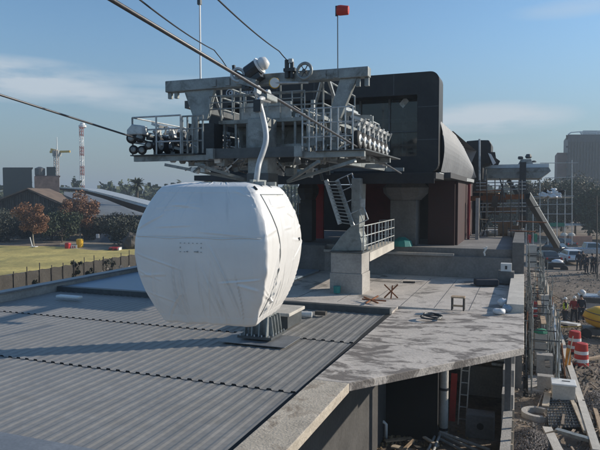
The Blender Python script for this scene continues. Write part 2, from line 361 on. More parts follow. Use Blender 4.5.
# ------------------------------------------------------------------ ground
def gh(x, y):
    t = max(0, min(1, (y - 44) / 16.0)); t = t*t*(3-2*t)
    h = 1.2 * t
    if x < -17: 
        u = max(0, min(1, (-17 - x) / 6)); h = max(h, 1.0 * u)
    return h
def ground():
    mb = MB()
    xs = [-3000,-1500,-800,-400,-220,-140,-100,-75,-55,-45,-38,-32,-27,-23,-20,-17,-14,-10,-6,-4,-3,-2,-1,0,.1,.14,.55,.62,1,2,3,4,5,6,7,8,10,12,15,20,28,40,60,100,200,400,1000,3000]
    ys = [-300,-60,-20,0,8,14,18] + [20+i for i in range(0,32)] + [53,55,57,60,65,72,80,95,120,160,240,400,800,1600,3500]
    nx, ny = len(xs), len(ys)
    for x in xs:
        for y in ys:
            z = gh(x, y)
            if -1 < x < 12 and 19 < y < 60: z += .16*noise.noise((x*.9, y*.9, 3)) + .05*noise.noise((x*2.3, y*2.3, 8))
            if .13<x<.56 and 26<y<50: z -= 1.3
            mb.v.append(Vector((x, y, z)))
    for i in range(nx-1):
        for j in range(ny-1): mb.f.append([i*ny+j, (i+1)*ny+j, (i+1)*ny+j+1, i*ny+j+1])
    structure(mb.build('ground', 'earth', smooth=True))
ground()
def sheet(name, pts, z, m):
    mb = MB(); mb.add([(p.x, p.y, z) for p in pts], [list(range(len(pts)))])
    return structure(mb.build(name, m))
sheet('grass_field', [P(-330,328,Z=1), P(-60,287,Z=1), P(131,258,Z=1), P(150,253,Z=1), P(150,249,Z=1), P(95,252,Z=1), P(60,248,Z=1), P(-60,246,Z=1), P(-330,244,Z=1)], 1.205, 'grass')
sheet('road', [P(-330,430,Z=1), P(-60,345,Z=1), P(160,300,Z=1), P(160,252,Z=1), P(131,258,Z=1), P(-60,287,Z=1), P(-330,328,Z=1)], 1.203, 'asphalt')
sheet('path', [P(60,248,Z=1), P(95,252,Z=1), P(160,248.5,Z=1), P(165,240,Z=1), P(60,242,Z=1)], 1.207, 'sandpath')

# ------------------------------------------------------------------ station base building, roof, decks
b = thing('lower_storey', 'dark concrete lower storey carrying the ribbed metal roof and the pale deck', 'building', (-10, 10, 0))
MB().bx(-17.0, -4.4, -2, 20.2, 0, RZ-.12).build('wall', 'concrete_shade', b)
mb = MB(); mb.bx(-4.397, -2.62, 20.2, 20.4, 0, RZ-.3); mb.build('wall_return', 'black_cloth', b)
MB().bx(-17.35, -17.003, -2, 26.5, 0, RZ+.30).build('parapet', 'concrete', b)
MB().bx(-17.40, -16.95, -2, 26.5, RZ+.303, RZ+.36).build('parapet_cap', 'flashing', b)
MB().bx(-17.0, -9.2, 20.2, 30, 0, RZ+.08).build('rear_wall', 'concrete_dark', b)
MB().bx(-16.9, -9.2, 18.47, 27, RZ+.083, RZ+.16).build('flat_roof', 'membrane', b)

roof = thing('corrugated_roof', 'grey ribbed metal roof under the wrapped cabin with overlapping sheet courses', 'roof', (-10.4, 10, RZ))
def sheets(x0, x1, y0, y1, z0, z1):
    """trapezoid ribs along Y; z0 at near end, z1 at far end"""
    mb = MB(); pitch = .25; prof = [(0, 0), (.10, 0), (.15, .012), (.205, .012)]
    pts = []; x = x0
    while x < x1:
        for (dx, dz) in prof:
            if x + dx <= x1: pts.append((x + dx, dz))
        x += pitch
    pts.append((x1, 0)); o = 0
    ny = 4
    for j in range(ny+1):
        t = j/ny
        for (px, dz) in pts: 
            wob = .006*noise.noise((px*.8, (y0+(y1-y0)*t)*.9, z0))
            mb.v.append(Vector((px, y0 + (y1-y0)*t, z0 + (z1-z0)*t + dz + wob)))
    k = len(pts)
    for j in range(ny):
        for i in range(k-1): mb.f.append([j*k+i, j*k+i+1, (j+1)*k+i+1, (j+1)*k+i])
    return mb
for (y0, y1) in ((-2, 6.42), (6.80, 10.42), (10.32, 14.46), (14.36, 18.2)):
    sh = sheets(-16.95, -3.9, y0, y1, RZ + .012, RZ + .0)
    sh.build('roof_sheet', 'roof_sheet', roof)
    mb = MB(); x = -16.95
    while x < -3.9 - .25:
        mb.add([(x+.118, y0-.006, RZ+.002), (x+.245, y0-.006, RZ+.002), (x+.222, y0-.006, RZ+.048), (x+.136, y0-.006, RZ+.048)], [(0,1,2,3)])
        x += .25
    mb.build('rib_end_shade', 'flat_black', roof)  # black plates paint the dark hollows under the rib ends
MB().bx(-16.95, -3.9, 6.36, 6.86, RZ+.055, RZ+.07).build('ridge_flashing', 'flashing', roof)
mb = MB(); mb.bx(-4.0, -3.86, -2, 18.3, RZ-.02, RZ+.02); mb.build('side_gutter', 'flat_black', roof)
mb = MB(); mb.bx(-16.95, -3.86, 18.2, 18.46, RZ, RZ+.20); mb.build('rear_kerb', 'steel_dark', roof)
MB().bx(-7.15, -5.35, 13.15, 14.30, RZ+.06, RZ+.075).build('flat_pad', 'flashing', roof)
tag(MB().bx(-15.55, -14.55, 16.6, 16.85, RZ+.10, RZ+.19).build('white_pipe_offcut', 'white_paint', bevel=.03), 'short white offcut lying on the shaded far corner of the ribbed roof', 'offcut')

# lower deck
deck = thing('concrete_deck', 'pale concrete deck with dark mottled patches beside the ribbed roof', 'deck', (-2, 16, RZ))
DT = RZ + .10
mb = MB(); mb.prism([(-3.85,-2,DT-.19), (-3.12,-2,DT-.19), (-3.12,11.0,DT-.19), (-3.85,11.0,DT-.19)], (0,0,.19)); mb.build('edge_beam', 'cap', deck, bevel=.012)
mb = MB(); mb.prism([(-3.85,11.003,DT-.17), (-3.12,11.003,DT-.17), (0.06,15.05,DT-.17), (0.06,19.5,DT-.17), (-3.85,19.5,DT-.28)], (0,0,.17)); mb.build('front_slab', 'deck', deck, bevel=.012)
mb = MB(); mb.prism([(-9.2,18.47,DT-.33), (-3.853,18.47,DT-.33), (-3.853,19.503,DT-.33), (-.46,19.503,DT-.33), (-.46,27.3,DT-.33), (-9.2,27.3,DT-.33)], (0,0,.29)); mb.build('rear_slab', 'deck_rear', deck)
mb = MB()
for x in (-7.6, -6.0, -4.9, -3.8, -2.7, -1.6): mb.bx(x, x+.02, 19.6, 26.5, DT-.042, DT-.034)
mb.build('joint', 'concrete_dark', deck)
mb = MB(); mb.bx(-.46, .05, 19.503, 27.2, DT-.3, DT+.26); mb.build('side_parapet', 'concrete_pale', deck, bevel=.01)
mb = MB(); mb.bx(-.44, .04, 27.203, 52, 0, UZ+.35); mb.build('side_wall', 'concrete_dark', deck)  # shade of the hall is put into this darker concrete
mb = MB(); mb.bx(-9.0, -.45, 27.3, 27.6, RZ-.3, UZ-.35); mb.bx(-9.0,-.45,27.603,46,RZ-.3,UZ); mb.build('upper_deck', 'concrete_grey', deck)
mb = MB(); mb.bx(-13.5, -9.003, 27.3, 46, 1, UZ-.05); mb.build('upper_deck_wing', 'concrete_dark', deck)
# under-deck columns and room (thing of its own)

# ------------------------------------------------------------------ cable car terminal (steelwork)
CX = -6.3
term = thing('cable_car_terminal', 'grey steel cable car terminal frame on a central mast with a top crossbeam', 'terminal', (CX, 14, RZ))
# mast with pedestal on the roof
MB().bx(CX-.28, CX+.28, 13.70, 14.31, RZ+.13, 10.34).build('mast', 'steel', term, bevel=.03)
mb = MB(); mb.bx(CX-.295, CX+.295, 13.685, 14.325, 8.45, 8.95); mb.build('mast_collar', 'steel_dark', term)
ped = MB().bx(CX-.47, CX+.47, 13.45, 14.48, RZ+.127, RZ+.19).build('base_plate', 'steel_dark', term)
mb = MB()
for k in range(4):
    x = CX-.30+k*.20
    mb.prism([(x-.012,13.50,RZ+.19),(x-.012,13.678,RZ+.19),(x-.012,13.678,RZ+.72),(x-.012,13.60,RZ+.72)], (.024,0,0))
    y = 13.72+k*.18
    mb.prism([(CX+.281,y,RZ+.19),(CX+.42,y,RZ+.19),(CX+.36,y,RZ+.66),(CX+.281,y,RZ+.66)], (0,.024,0))
mb.build('stiffener', 'steel', ped)
for k in range(5):
    for (x,y) in ((CX-.40+k*.20,13.47),(CX+.445,13.62+k*.18)): MB().tube((x,y,RZ+.19),(x,y,RZ+.24),.018,n=6).build('anchor_bolt', 'steel_light', ped)
# crossbeam
YB = 14.0
mb = MB(); mb.prism([(-9.1,YB-.14,11.16),(-3.5,YB-.14,11.20),(-3.5,YB-.14,11.44),(-9.1,YB-.14,11.46)], (0,.28,0)); cb = mb.build('crossbeam', 'steel', term, bevel=.02)
for x in (-9.02,-8.82,-3.78,-3.56): MB().bx(x-.05,x+.05,YB-.05,YB+.05,11.0,11.19).build('cable_hook', 'steel', cb)
for x in (-7.6,-7.2,-6.9,-4.6,-4.3): MB().bx(x-.06,x+.06,YB-.17,YB-.141,11.22,11.4).build('splice_plate', 'steel', cb)
for (a,bb,c,d) in (((182,85),(215,84),(207,120),(194,120)), ((340,79),(357,77),(340,118),(328,118))):
    q = [P(*k, Y=YB-.07) for k in (a,bb,c,d)]
    MB().prism(q, (0,.14,0)).build('bracket_plate', 'steel', term)
# struts on the crossbeam
def strut(p, q, w=.07, y2=None, m='steel_light', name='strut', ya=14.2, yb=15.4):
    MB().bar(P(*p, Y=ya), P(*q, Y=yb), w).build(name, m, term)
strut((324,72),(312,118)); strut((328,78),(335,100)); strut((206,82),(190,135), .09, ya=14.1, yb=13.9, m='steel'); strut((211,84),(222,118)); strut((200,100),(206,82))
strut((342,100),(322,160), .10, m='steel', ya=14.1, yb=14.2); strut((196,118),(196,160), .14, m='steel', ya=14, yb=14)
strut((336,112),(334,160), .14, m='steel', ya=14, yb=14); strut((313,100),(312,160), .09, m='steel_light', ya=14.6, yb=14.6)
# main girders and cross members of the lower frame
for x in (-7.5, -5.1): MB().bx(x-.10,x+.10,13.4,23.6,9.32,9.58).build('main_girder', 'steel', term)
for y in (13.6, 16.4, 19.6, 22.6):
    MB().prism([(-9.9,y-.09,9.42),(-9.9,y+.09,9.42),(-9.9,y+.09,9.30),(-9.9,y-.09,9.30)],(0,0,0.001)) if 0 else None
    MB().bx(-9.9,-7.605,y-.06,y+.06,9.30,9.44).build('outrigger', 'steel', term); MB().bx(-4.995,-3.5 if y<18 else -4.3,y-.06,y+.06,9.30,9.44).build('outrigger', 'steel', term)
    mb = MB(); mb.bx(-7.395,-5.205,y-.09,y+.09,9.33,9.58); mb.build('cross_member', 'steel_dark', term)
for x in (-8.9,-8.0,-4.6,-3.7):
    MB().bar((x,13.5,9.2),(CX+(.5 if x>CX else -.5),14.5,8.75),.075).build('knee_brace','steel',term)
for x0,x1 in ((-9.95,-8.0),(-4.7,-3.45)):
    MB().bx(x0,x1,13.45,19.5 if x0<-8 else 17.6,9.445,9.475).build('walkway', 'steel_dark', term)
# tapering drive housing between the girders
mb = MB(); mb.prism([P(236,126,Y=15.2),P(300,126,Y=15.2),P(313,134,Y=15.2),P(300,147,Y=15.2),P(240,150,Y=15.2)],(0,4.0,0)); mb.build('drive_housing','steel',term,bevel=.05)
mb = MB(); mb.bx(-6.9,-5.2,14.36,14.8,9.62,9.72); mb.build('housing_sill','steel',term)
# upper catwalk with railings and panel
MB().bx(-7.75,-4.75,14.36,17.5,10.30,10.40).build('catwalk', 'steel', term)
def railing(parent, pts, h=1.0, n=4, rails=(1.0,.66,.33), r=.022, name='railing', m='steel_light'):
    mb = MB(); pts = [Vector(p) for p in pts]
    for a, c in zip(pts[:-1], pts[1:]):
        for f in rails: mb.tube(a+Vector((0,0,h*f)), c+Vector((0,0,h*f)), r, n=6)
        for i in range(n+1):
            p = a.lerp(c, i/n); mb.tube(p, p+Vector((0,0,h)), r*1.15, n=6)
    return mb.build(name, m, parent)
railing(term, [(-7.7,14.40,10.4),(-4.8,14.40,10.4)], .95, 5, m='steel')
railing(term, [(-4.8,14.42,10.4),(-4.8,17.4,10.4)], .95, 4, m='steel')
railing(term, [(-7.7,17.4,10.4),(-7.7,14.42,10.4)], .95, 4, m='steel')
railing(term, [(-5.3,15.0,9.7),(-4.2,15.0,9.7),(-4.2,18,9.7)], .85, 3, m='steel_light')
railing(term, [(-9.9,13.5,9.475),(-8.4,13.5,9.475)], 1.0, 2)
railing(term, [(-8.3,13.42,9.475),(-7.7,13.42,9.475)], .95, 4, m='steel')
railing(term, [(-5.0,13.44,9.45),(-3.75,13.44,9.45)], 1.0, 7, r=.017, m='steel_light')
railing(term, [(-5.0,13.46,9.45),(-5.0,16.4,9.45)], 1.0, 8, r=.017, m='steel')
railing(term, [(-7.6,13.6,10.42),(-5.0,13.6,10.42)], .5, 8, r=.015, m='steel')
railing(term, [(-9.9,13.5,9.475),(-9.9,22.4,9.475)], 1.0, 7)
MB().bx(-7.2,-5.75,14.6,14.64,10.41,10.86).build('grey_panel', 'steel_light', term)
for k in range(9): 
    x = -7.6+k*.34; MB().bx(x-.03,x+.03,14.4,14.46,9.63,10.298).build('hanger_post','steel',term)
MB().bx(-8.3,-7.7,14.0,14.5,9.5,10.3).build('control_cabinet','machine',term)
MB().bx(-5.0,-4.6,14.9,15.3,9.48,10.2).build('control_cabinet','steel',term)
# machinery clutter: random boxes and tubes added as small equipment between the frames
r2 = random.Random(3)
def clutter(x0,x1,y0,y1,z0,z1,n,name,m,smin=.06,smax=.3):
    for i in range(n):
        mb = MB(); c=(r2.uniform(x0,x1),r2.uniform(y0,y1),r2.uniform(z0,z1))
        if r2.random()<.5: mb.box(c,[r2.uniform(smin,smax) for _ in range(3)],Matrix.Rotation(r2.uniform(-.3,.3),3,'Y')); nm=name
        else:
            d=Vector((r2.uniform(-1,1),r2.uniform(-1,1),r2.uniform(-.7,.7))).normalized()*r2.uniform(.15,.6); mb.tube(Vector(c)-d/2,Vector(c)+d/2,r2.uniform(.012,.045),n=7); nm=name+'_tube'
        mb.build(nm, m[i%len(m)], term)
clutter(-9.5,-8.1,13.7,16,9.5,10.2,95,'left_clutter',['machine','steel','steel_light'],.06,.26)
clutter(-7.9,-5.0,14.4,16,9.0,9.62,60,'mid_clutter',['steel_light','steel_dark','steel'])
clutter(-4.9,-4.1,13.8,18,9.5,10.1,60,'right_clutter',['machine','steel','steel_light'],.05,.22)
clutter(-7.6,-4.9,16,20,9.9,11.0,50,'rear_clutter',['machine','steel_light','steel'])
clutter(-8.4,-7.2,13.7,14.6,9.0,9.35,26,'underside_clutter',['steel_light','white_paint','steel'],.05,.22)
# tyre conveyors: one row each side, tyres with pale rims, guards above
def tyre_row(xc, y0, n, face):
    rail = MB().bx(xc-.05,xc+.05,y0-.3,y0+n*.5+.1,9.86,9.98).build('tyre_beam','steel_dark',term)
    for k in range(n):
        y = y0+k*.5; z = 9.74-.012*k
        ty = MB().lathe((xc+face*.06,y,z),[(.09,-.001),(.20,-.001),(.235,.035),(.235,.11),(.20,.15),(.09,.15)],18,(face,0,0)).build('tyre','rubber',rail,smooth=True)
        mb = MB().lathe((xc+face*.062,y,z),[(.03,.0),(.135,.0),(.135,.152),(.10,.165),(.06,.17),(.03,.22)],14,(face,0,0)); mb.build('rim','steel_light',rail,smooth=False)
        mb = MB(); mb.bar((xc+face*.1,y-.1,z+.34),(xc+face*.1,y+.12,z+.44),.05,.16,up=(1,0,0)); mb.bar((xc+face*.16,y,z+.05),(xc+face*.16,y+.03,z+.46),.06); mb.bar((xc+face*.2,y+.2,z+.3),(xc+face*.3,y+.16,z+.52),.035)
        mb.box((xc+face*.12,y+.05,z+.52),(.26,.34,.07),Matrix.Rotation(.35*face,3,'Y')); mb.build('guard','white_paint' if k%3 else 'steel_light',rail)
        mb = MB(); mb.lathe((xc+face*.02,y+.3,z-.3),[(.02,0),(.12,0),(.12,.1),(.02,.12)],12,(face,0,0)); mb.build('sheave','steel_light' if k in (0,1,6,7) else 'steel',rail)
tyre_row(-3.95, 14.1, 7, 1)
tyre_row(-9.35, 13.7, 8, 1)
for (x,z,rr) in ((-9.78,9.90,.14),(-9.52,9.92,.14),(-9.72,9.60,.12),(-9.46,9.58,.12),(-9.24,9.70,.11)):
    gr=MB().lathe((x,13.3,z),[(.05,-.06),(rr-.03,-.06),(rr,-.03),(rr,.03),(rr-.03,.06),(.05,.06)],18,(.45,-.89,0)).build('guide_roller','rubber',term,smooth=True)
    MB().lathe((x+.01,13.28,z),[(.02,.04),(rr*.6,.045),(rr*.6,.06),(.05,.085)],14,(.45,-.89,0)).build('roller_rim','steel',gr)
    MB().bar((x,13.32,z),(x+.05,13.7,z+.12),.06).build('roller_arm','steel',term)
MB().prism([(-9.86,13.18,9.98),(-9.36,13.18,9.98),(-9.4,13.18,10.22),(-9.7,13.18,10.26),(-9.86,13.18,10.12)],(0,.3,0)).build('roller_guard','steel_light',term,bevel=.03)
mb = MB(); mb.bar(P(352,117,Y=15.5),P(371,117,Y=15.5),.10); mb.bar(P(371.5,116,Y=15.5),P(371.5,124,Y=15.5),.09); mb.build('guide_rail','steel',term)
mb = MB(); mb.bar(P(340,108,Y=15.2),P(353,114,Y=16.6),.3,.10); mb.build('guide_cover','steel_light',term)
# rear longitudinal rails to the building
for x in (-8.6,): MB().bx(x-.07,x+.07,14.145,23.8,10.75,10.95).build('rail_beam','steel_dark',term)
# equipment on top of the crossbeam
t = thing('rope_motor', 'black tilted motor with pale end cap on top of the terminal crossbeam', 'motor', P(258,72,Y=13.7))
c = P(251,72,Y=13.7); dx = Vector((.80,0,.45)).normalized()
MB().lathe(c-dx*.10,[(.05,0),(.20,0),(.20,.34),(.05,.34)],16,dx).build('motor_body','machine',t)
MB().lathe(c-dx*.10+dx*.342,[(.05,0),(.215,0),(.215,.05),(.05,.05)],16,dx).build('flange','white_paint',t)
MB().lathe(c-dx*.10+dx*.394,[(.15,0),(.17,.10),(.11,.21),(.02,.23)],16,dx).build('end_cap','white_paint',t,smooth=True)
mb=MB(); mb.box(c+Vector((.08,0,-.22)),(.5,.3,.12),Matrix.Rotation(-.5,3,'Y')); mb.box(c+Vector((-.1,0,-.28)),(.2,.25,.3)); mb.build('mount','machine',t)
t = thing('cable_pulley', 'small pale rope pulley with dark bracket left of the tilted motor', 'pulley', P(238,80,Y=13.7))
c = P(238,75,Y=13.65); MB().ring(c,(.25,-1,.1),.16,.045,20,6).build('pulley_wheel','steel_light',t)
mb=MB(); mb.tube(c+Vector((0,-.06,0)),c+Vector((0,.1,0)),.05); mb.bar(c,c+Vector((.18,.05,-.2)),.1); mb.bar(c+Vector((-.1,0,.05)),c+Vector((-.12,0,.25)),.07); mb.bar(c+Vector((-.13,0,.12)),c+Vector((.22,0,-.08)),.06); mb.build('bracket','machine',t)
mb=MB(); mb.box(c+Vector((.3,0,-.2)),(.45,.2,.2),Matrix.Rotation(.3,3,'Y')); mb.build('frame','steel',t)
t = thing('return_wheel', 'large grey spoked ring wheel standing on the right part of the crossbeam', 'pulley', P(305,80,Y=13.75))
c = P(304.5,71,Y=13.7); MB().ring(c,(-.1,-1,0),.185,.04,28,8).build('wheel_rim','steel',t,smooth=True)
mb=MB()
for k in range(6):
    a=k*math.pi/3; mb.bar(c,c+Vector((math.cos(a)*.18,0,math.sin(a)*.18)),.02)
mb.tube(c-Vector((0,.05,0)),c+Vector((0,.08,0)),.05); mb.build('spokes','steel_dark',t)
t = thing('cable_clamp', 'small dark twin post clamp holding the thin cable on the crossbeam', 'clamp', P(278,78,Y=13.8))
mb=MB(); mb.tube(P(287,78,Y=13.8),P(287,60,Y=13.8),.06); mb.tube(P(292,78,Y=13.8),P(292,62,Y=13.8),.05); mb.box(P(290,70,Y=13.8),(.3,.14,.08)); mb.build('posts','machine',t)
MB().box(P(291,61,Y=13.8),(.1,.1,.1)).build('cap','steel_light',t)
c = P(274.5,83,Y=13.5)
t = thing('limit_switch_disc', 'round white and yellow disc on a rod below the crossbeam', 'disc', c)
MB().lathe(c,[(.02,0),(.115,0),(.12,.03),(.02,.03)],18,(.5,-.8,0)).build('disc','white_paint',t)
MB().ring(c,(.5,-.8,0),.115,.022,18,6).build('disc_edge','yellow',t)
MB().tube(c,c+Vector((.75,.35,.02)),.03).build('rod','steel_light',t)

# poles on the crossbeam
t = thing('antenna_mast', 'thin white antenna mast rising from the left half of the crossbeam', 'mast', P(200.5,82,Y=14))
mb=MB(); mb.tube(P(200.5,84,Y=14),P(199.5,-25,Y=14),.028,.020,n=8); mb.build('pole','white_paint',t)
mb=MB(); mb.box(P(199.5,2,Y=14),(.09,.09,.14)); mb.build('sensor','steel_dark',t)
t = thing('wind_marker', 'thin pole with a red boxy wind marker on the right half of the crossbeam', 'wind marker', P(338,72,Y=14))
MB().tube(P(337.8,74,Y=14),P(337.6,12,Y=14),.013,n=6).build('pole','steel_dark',t)
c=P(343,10.5,Y=14); mb=MB(); mb.lathe(c-Vector((.15,0,-.02)),[(.115,0),(.125,.08),(.105,.29)],14,(1,.1,-.08)); mb.build('sock','red',t,bevel=.02)
mb=MB(); mb.tube(P(336.5,6,Y=14),P(336.5,16,Y=14),.03); mb.build('pivot','machine',t)

# ------------------------------------------------------------------ ropes
def rope(name,label,pts,r,m='rope',n=8):
    mb=MB(); mb.path(pts,r,n); return tag(mb.build(name,m,smooth=True),label,'cable')
a=Vector((-3.8,4.89,10.3)); bq=Vector((-3.8,12.5,9.68)); d=(bq-a)/7.61
rope('haul_rope','thick grey haul rope running from upper left over the wrapped cabin',[a-d*6,bq+d*7],.026)
a=Vector((-9.4,8.72,10.31)); bq=Vector((-9.4,13.22,9.84)); d=(bq-a)/4.5
rope('haul_rope','lower haul rope entering the left tyre row from the left',[a-d*8,bq+d*6.5],.023)
def sag(p,q,s,n=14): return [p.lerp(q,i/n)-Vector((0,0,s*4*(i/n)*(1-i/n))) for i in range(n+1)]
rope('signal_cable','thin black cable sagging with a kink down to the pulley left of the tilted motor',[P(130,-8,D=7)*2.2-P(214,50,D=13.6)*1.2]+sag(P(130,-8,D=7),P(214,50,D=13.6),.05)+[P(222,60,Y=13.7),P(230,72,Y=13.7),P(236,76,Y=13.7)],.012,'cable',6)
rope('signal_cable','thin black cable falling from the top edge to the twin post clamp',[P(206,-12,D=8)*2.2-P(279,51,D=13.8)*1.2]+sag(P(206,-12,D=8),P(279,51,D=13.8),.05)+[P(284,57,Y=13.8),P(287,60,Y=13.8)],.013,'cable',6)

# ------------------------------------------------------------------ wrapped cabin
cab = thing('cable_car_cabin', 'rounded cable car cabin wrapped in white plastic hanging over the metal roof', 'cabin', (0,0,0))
CC = Vector((-4.385, 8.27, 6.52)); CROT = Matrix.Rotation(R(6), 3, 'Z')
ORG[cab] = CC; cab.location = CC
CH = 2.03
prof = [(0,.62),(.015,.68),(.05,.725),(.13,.805),(.25,.90),(.38,.967),(.48,.994),(.56,1.0),(.66,.98),(.78,.915),(.88,.825),(.95,.745),(.985,.69),(1.0,.63)]
def pf(t):
    for (a,ra),(b_,rb) in zip(prof[:-1],prof[1:]):
        if a<=t<=b_:
            u=(t-a)/(b_-a); return ra+(rb-ra)*u
    return prof[-1][1]
def pfs(t):
    return (pf(t-.05)+pf(t-.025)+2*pf(t)+pf(t+.025)+pf(t+.05))/6 if .06<t<.94 else pf(t)
HW, HL = 1.04, 1.05
rf = random.Random(21); FOLDS = {}
for sd_ in range(4):
    L_ = []
    for k in range(15):      # pulled up from the lower hem
        u0 = rf.uniform(-.95,.95); L_.append((u0, rf.uniform(0,.05), u0*.55+rf.uniform(-.25,.25), rf.uniform(.22,.6), rf.uniform(.006,.014), rf.uniform(.007,.014)))
    for k in range(9):      # hanging from the roof edge
        u0 = rf.uniform(-.9,.9); L_.append((u0, 1.0, u0*1.2+rf.uniform(-.2,.2), rf.uniform(.7,.9), rf.uniform(.005,.010), rf.uniform(.007,.013)))
    for k in range(8):      # tension lines running into the corners
        s_ = rf.choice((-1,1)); t0 = rf.uniform(.2,.95); L_.append((s_*.97, t0, s_*rf.uniform(.2,.7), t0+rf.uniform(-.22,.12), rf.uniform(.005,.010), rf.uniform(.006,.012)))
    for k in range(5):      # slack horizontal creases high up
        t0 = rf.uniform(.66,.92); u0 = rf.uniform(-.9,.4); L_.append((u0, t0, u0+rf.uniform(.3,.8), t0+rf.uniform(-.05,.05), rf.uniform(.004,.007), rf.uniform(.006,.010)))
    FOLDS[sd_] = L_
def csurf(th, t, off=0.0):
    k = pfs(t); ex = 12.0
    c, s_ = math.cos(th), math.sin(th)
    rr = 1/((abs(c)**ex+abs(s_)**ex)**(1/ex))
    x = HW*(1-(1-k)*.92)*rr*c; y = HL*(1-(1-k)*1.05)*rr*s_
    nrm = Vector((c,s_,0))
    q = Vector((x,y,t*CH))
    # wrinkles of the film: faint waviness plus crisp pulled folds listed in FOLDS
    wv = .005*noise.noise((x*1.6+3,y*1.6,t*3.5)) + .0022*noise.noise((x*7,y*7+7,t*12))
    d8 = th%(2*math.pi); side = int(((d8+math.pi/4)%(2*math.pi))//(math.pi/2)); loc = ((d8+math.pi/4)%(math.pi/2))-math.pi/4; u = math.tan(loc)
    for (u0,t0,u1,t1,a_,w_) in FOLDS[side]:
        du, dt = u1-u0, t1-t0; l2 = du*du+dt*dt; f = ((u-u0)*du+(t-t0)*dt)/l2
        if -.05 < f < 1.05:
            dd = ((u-u0)*dt-(t-t0)*du)/math.sqrt(l2)
            if abs(dd) < 5*w_: wv += 2.0*a_*math.sin(math.pi*max(0,min(1,f)))**.6*(math.exp(-(dd/w_)**2)-.5*math.exp(-((dd-1.6*w_)/(1.4*w_))**2))
    edge = min(1,t/.02)*min(1,(1-t)/.04)
    ac = -math.pi/4+.04; da = (th-ac+math.pi)%(2*math.pi)-math.pi
    wv += (.028+.03*noise.noise((t*11,1,4)))*math.exp(-(da/.035)**2)*min(1,max(0,(.88-t)/.2))
    wv -= .010*math.exp(-((t-.632)/.006)**2)*(1 if side==3 else 0)
    if t < .05:   # slack hem
        k2 = (.05-t)/.05; q.z -= k2*(.022+.03*noise.noise((th*5,2,9))+.018*math.exp(-(da/.12)**2)); q += nrm*(k2*.02*noise.noise((th*9,5,1)))
    q += nrm*(wv*edge+off)
    return q
mb = MB(); NT, NZ = 520, 210
rows=[]
for j in range(NZ+1):
    t=j/NZ
    row=[]
    for i in range(NT):
        # denser sampling at the rounded corners
        u=i/NT*4; q_=int(u); f=u-q_
        th=(q_+f)*math.pi/2+math.pi/4
        th-= .10*math.sin(4*th+math.pi)*-1*0
        row.append(len(mb.v)); mb.v.append(CC+CROT@csurf(th,t))
    rows.append(row)
for j in range(NZ):
    for i in range(NT): mb.f.append([rows[j][i],rows[j][(i+1)%NT],rows[j+1][(i+1)%NT],rows[j+1][i]])
# lids
for (row,t,dz) in ((rows[0],0,-.02),(rows[-1],1,.035)):
    cen=len(mb.v); mb.v.append(CC+Vector((0,0,t*CH+dz)))
    ringp=[]
    for i in range(NT):
        p=mb.v[row[i]].lerp(CC+Vector((0,0,t*CH+dz)),.25); p.z+= (dz*.7+.012*noise.noise((i*.3,t*5,2))); ringp.append(len(mb.v)); mb.v.append(p)
    for i in range(NT):
        a,b_=row[i],row[(i+1)%NT]; c_,d_=ringp[(i+1)%NT],ringp[i]
        mb.f.append([b_,a,d_,c_] if t==0 else [a,b_,c_,d_])
        mb.f.append([c_,d_,cen] if t==0 else [d_,c_,cen])
body = mb.build('plastic_cover','wrap',cab,smooth=True)
def cline(pts, r, name, m, off=.008):
    mb=MB(); mb.path([CC+CROT@csurf(th,t,off) for th,t in pts],r,6); return mb.build(name,m,body)
def face_th(fx, right=True):   # fx -1..1 along the right face (-1 near corner)
    return math.atan2(fx, 1.0) if right else math.atan2(-1.0, fx)
cline([(face_th(-.80+.42*math.sin(math.pi*i/29),True),.93-.03*i) for i in range(0,30) if .93-.03*i>.06],.006,'door_seam','steel')
cline([(face_th(-.80+.1*i,True),.93) for i in range(0,15)],.006,'door_seam','steel')
cline([(face_th(-.95+.03*i,True),.985-.012*i) for i in range(0,3)],.02,'black_strip','machine')
cline([(face_th(-.97+.06*i,False),.632+.006*math.sin(i*.5)) for i in range(0,33)],.007,'tape_fold','wrap')
def on_face(fx,t,s,right=False,name='print_mark'):
    p=CC+CROT@csurf(face_th(fx,right),t,.012); MB().box(p,s,CROT).build(name,'steel' if not right else 'machine',body)
for k in range(6):
    on_face(-.22+.06*k,.595,(.016,.008,.008)); 
    if k not in (2,3): on_face(-.22+.06*k,.535,(.016,.008,.008))
on_face(-.22,.565,(.008,.008,.022)); on_face(.08,.565,(.008,.008,.022))
on_face(-.12,.537,(.024,.008,.014)); on_face(.0,.537,(.045,.008,.010)); on_face(.03,.537,(.016,.008,.022))
on_face(.62,.575,(.012,.06,.05),True,'side_mark')
# hanger and grip
top = CC + Vector((.30,.05,CH+.02)); gp = Vector((-3.8,8.75,9.93))
pts=[gp+Vector((-.02,.0,-.02))]+[P(x,y,D=d) for (x,y,d) in ((259.5,100,9.12),(262.5,115,9.1),(265.5,129,9.08),(266,141,9.05),(263,152,9.02),(259.5,162,9.0),(257.5,172,8.95))]
top=Vector((pts[-1].x-.03,pts[-1].y,CC.z+CH+.02)); pts.append(top-Vector((0,0,.03)))
sm=[]
for i in range(len(pts)-1):
    p0=pts[max(0,i-1)];p1=pts[i];p2=pts[i+1];p3=pts[min(len(pts)-1,i+2)]
    for k in range(5):
        u=k/5; sm.append(.5*((2*p1)+(-p0+p2)*u+(2*p0-5*p1+4*p2-p3)*u*u+(-p0+3*p1-3*p2+p3)*u**3))
sm.append(pts[-1])
hg=MB().path(sm,[.052]*3+[.043]*(len(sm)-3),10).build('hanger_arm','hanger_grey',cab,smooth=True)
MB().box(P(258.5,106,D=9.1),(.12,.12,.18)).build('hanger_clamp','machine',hg)
g=MB().box(gp+Vector((-.02,0,.0)),(.13,.42,.10)).build('grip','steel',cab,bevel=.02)
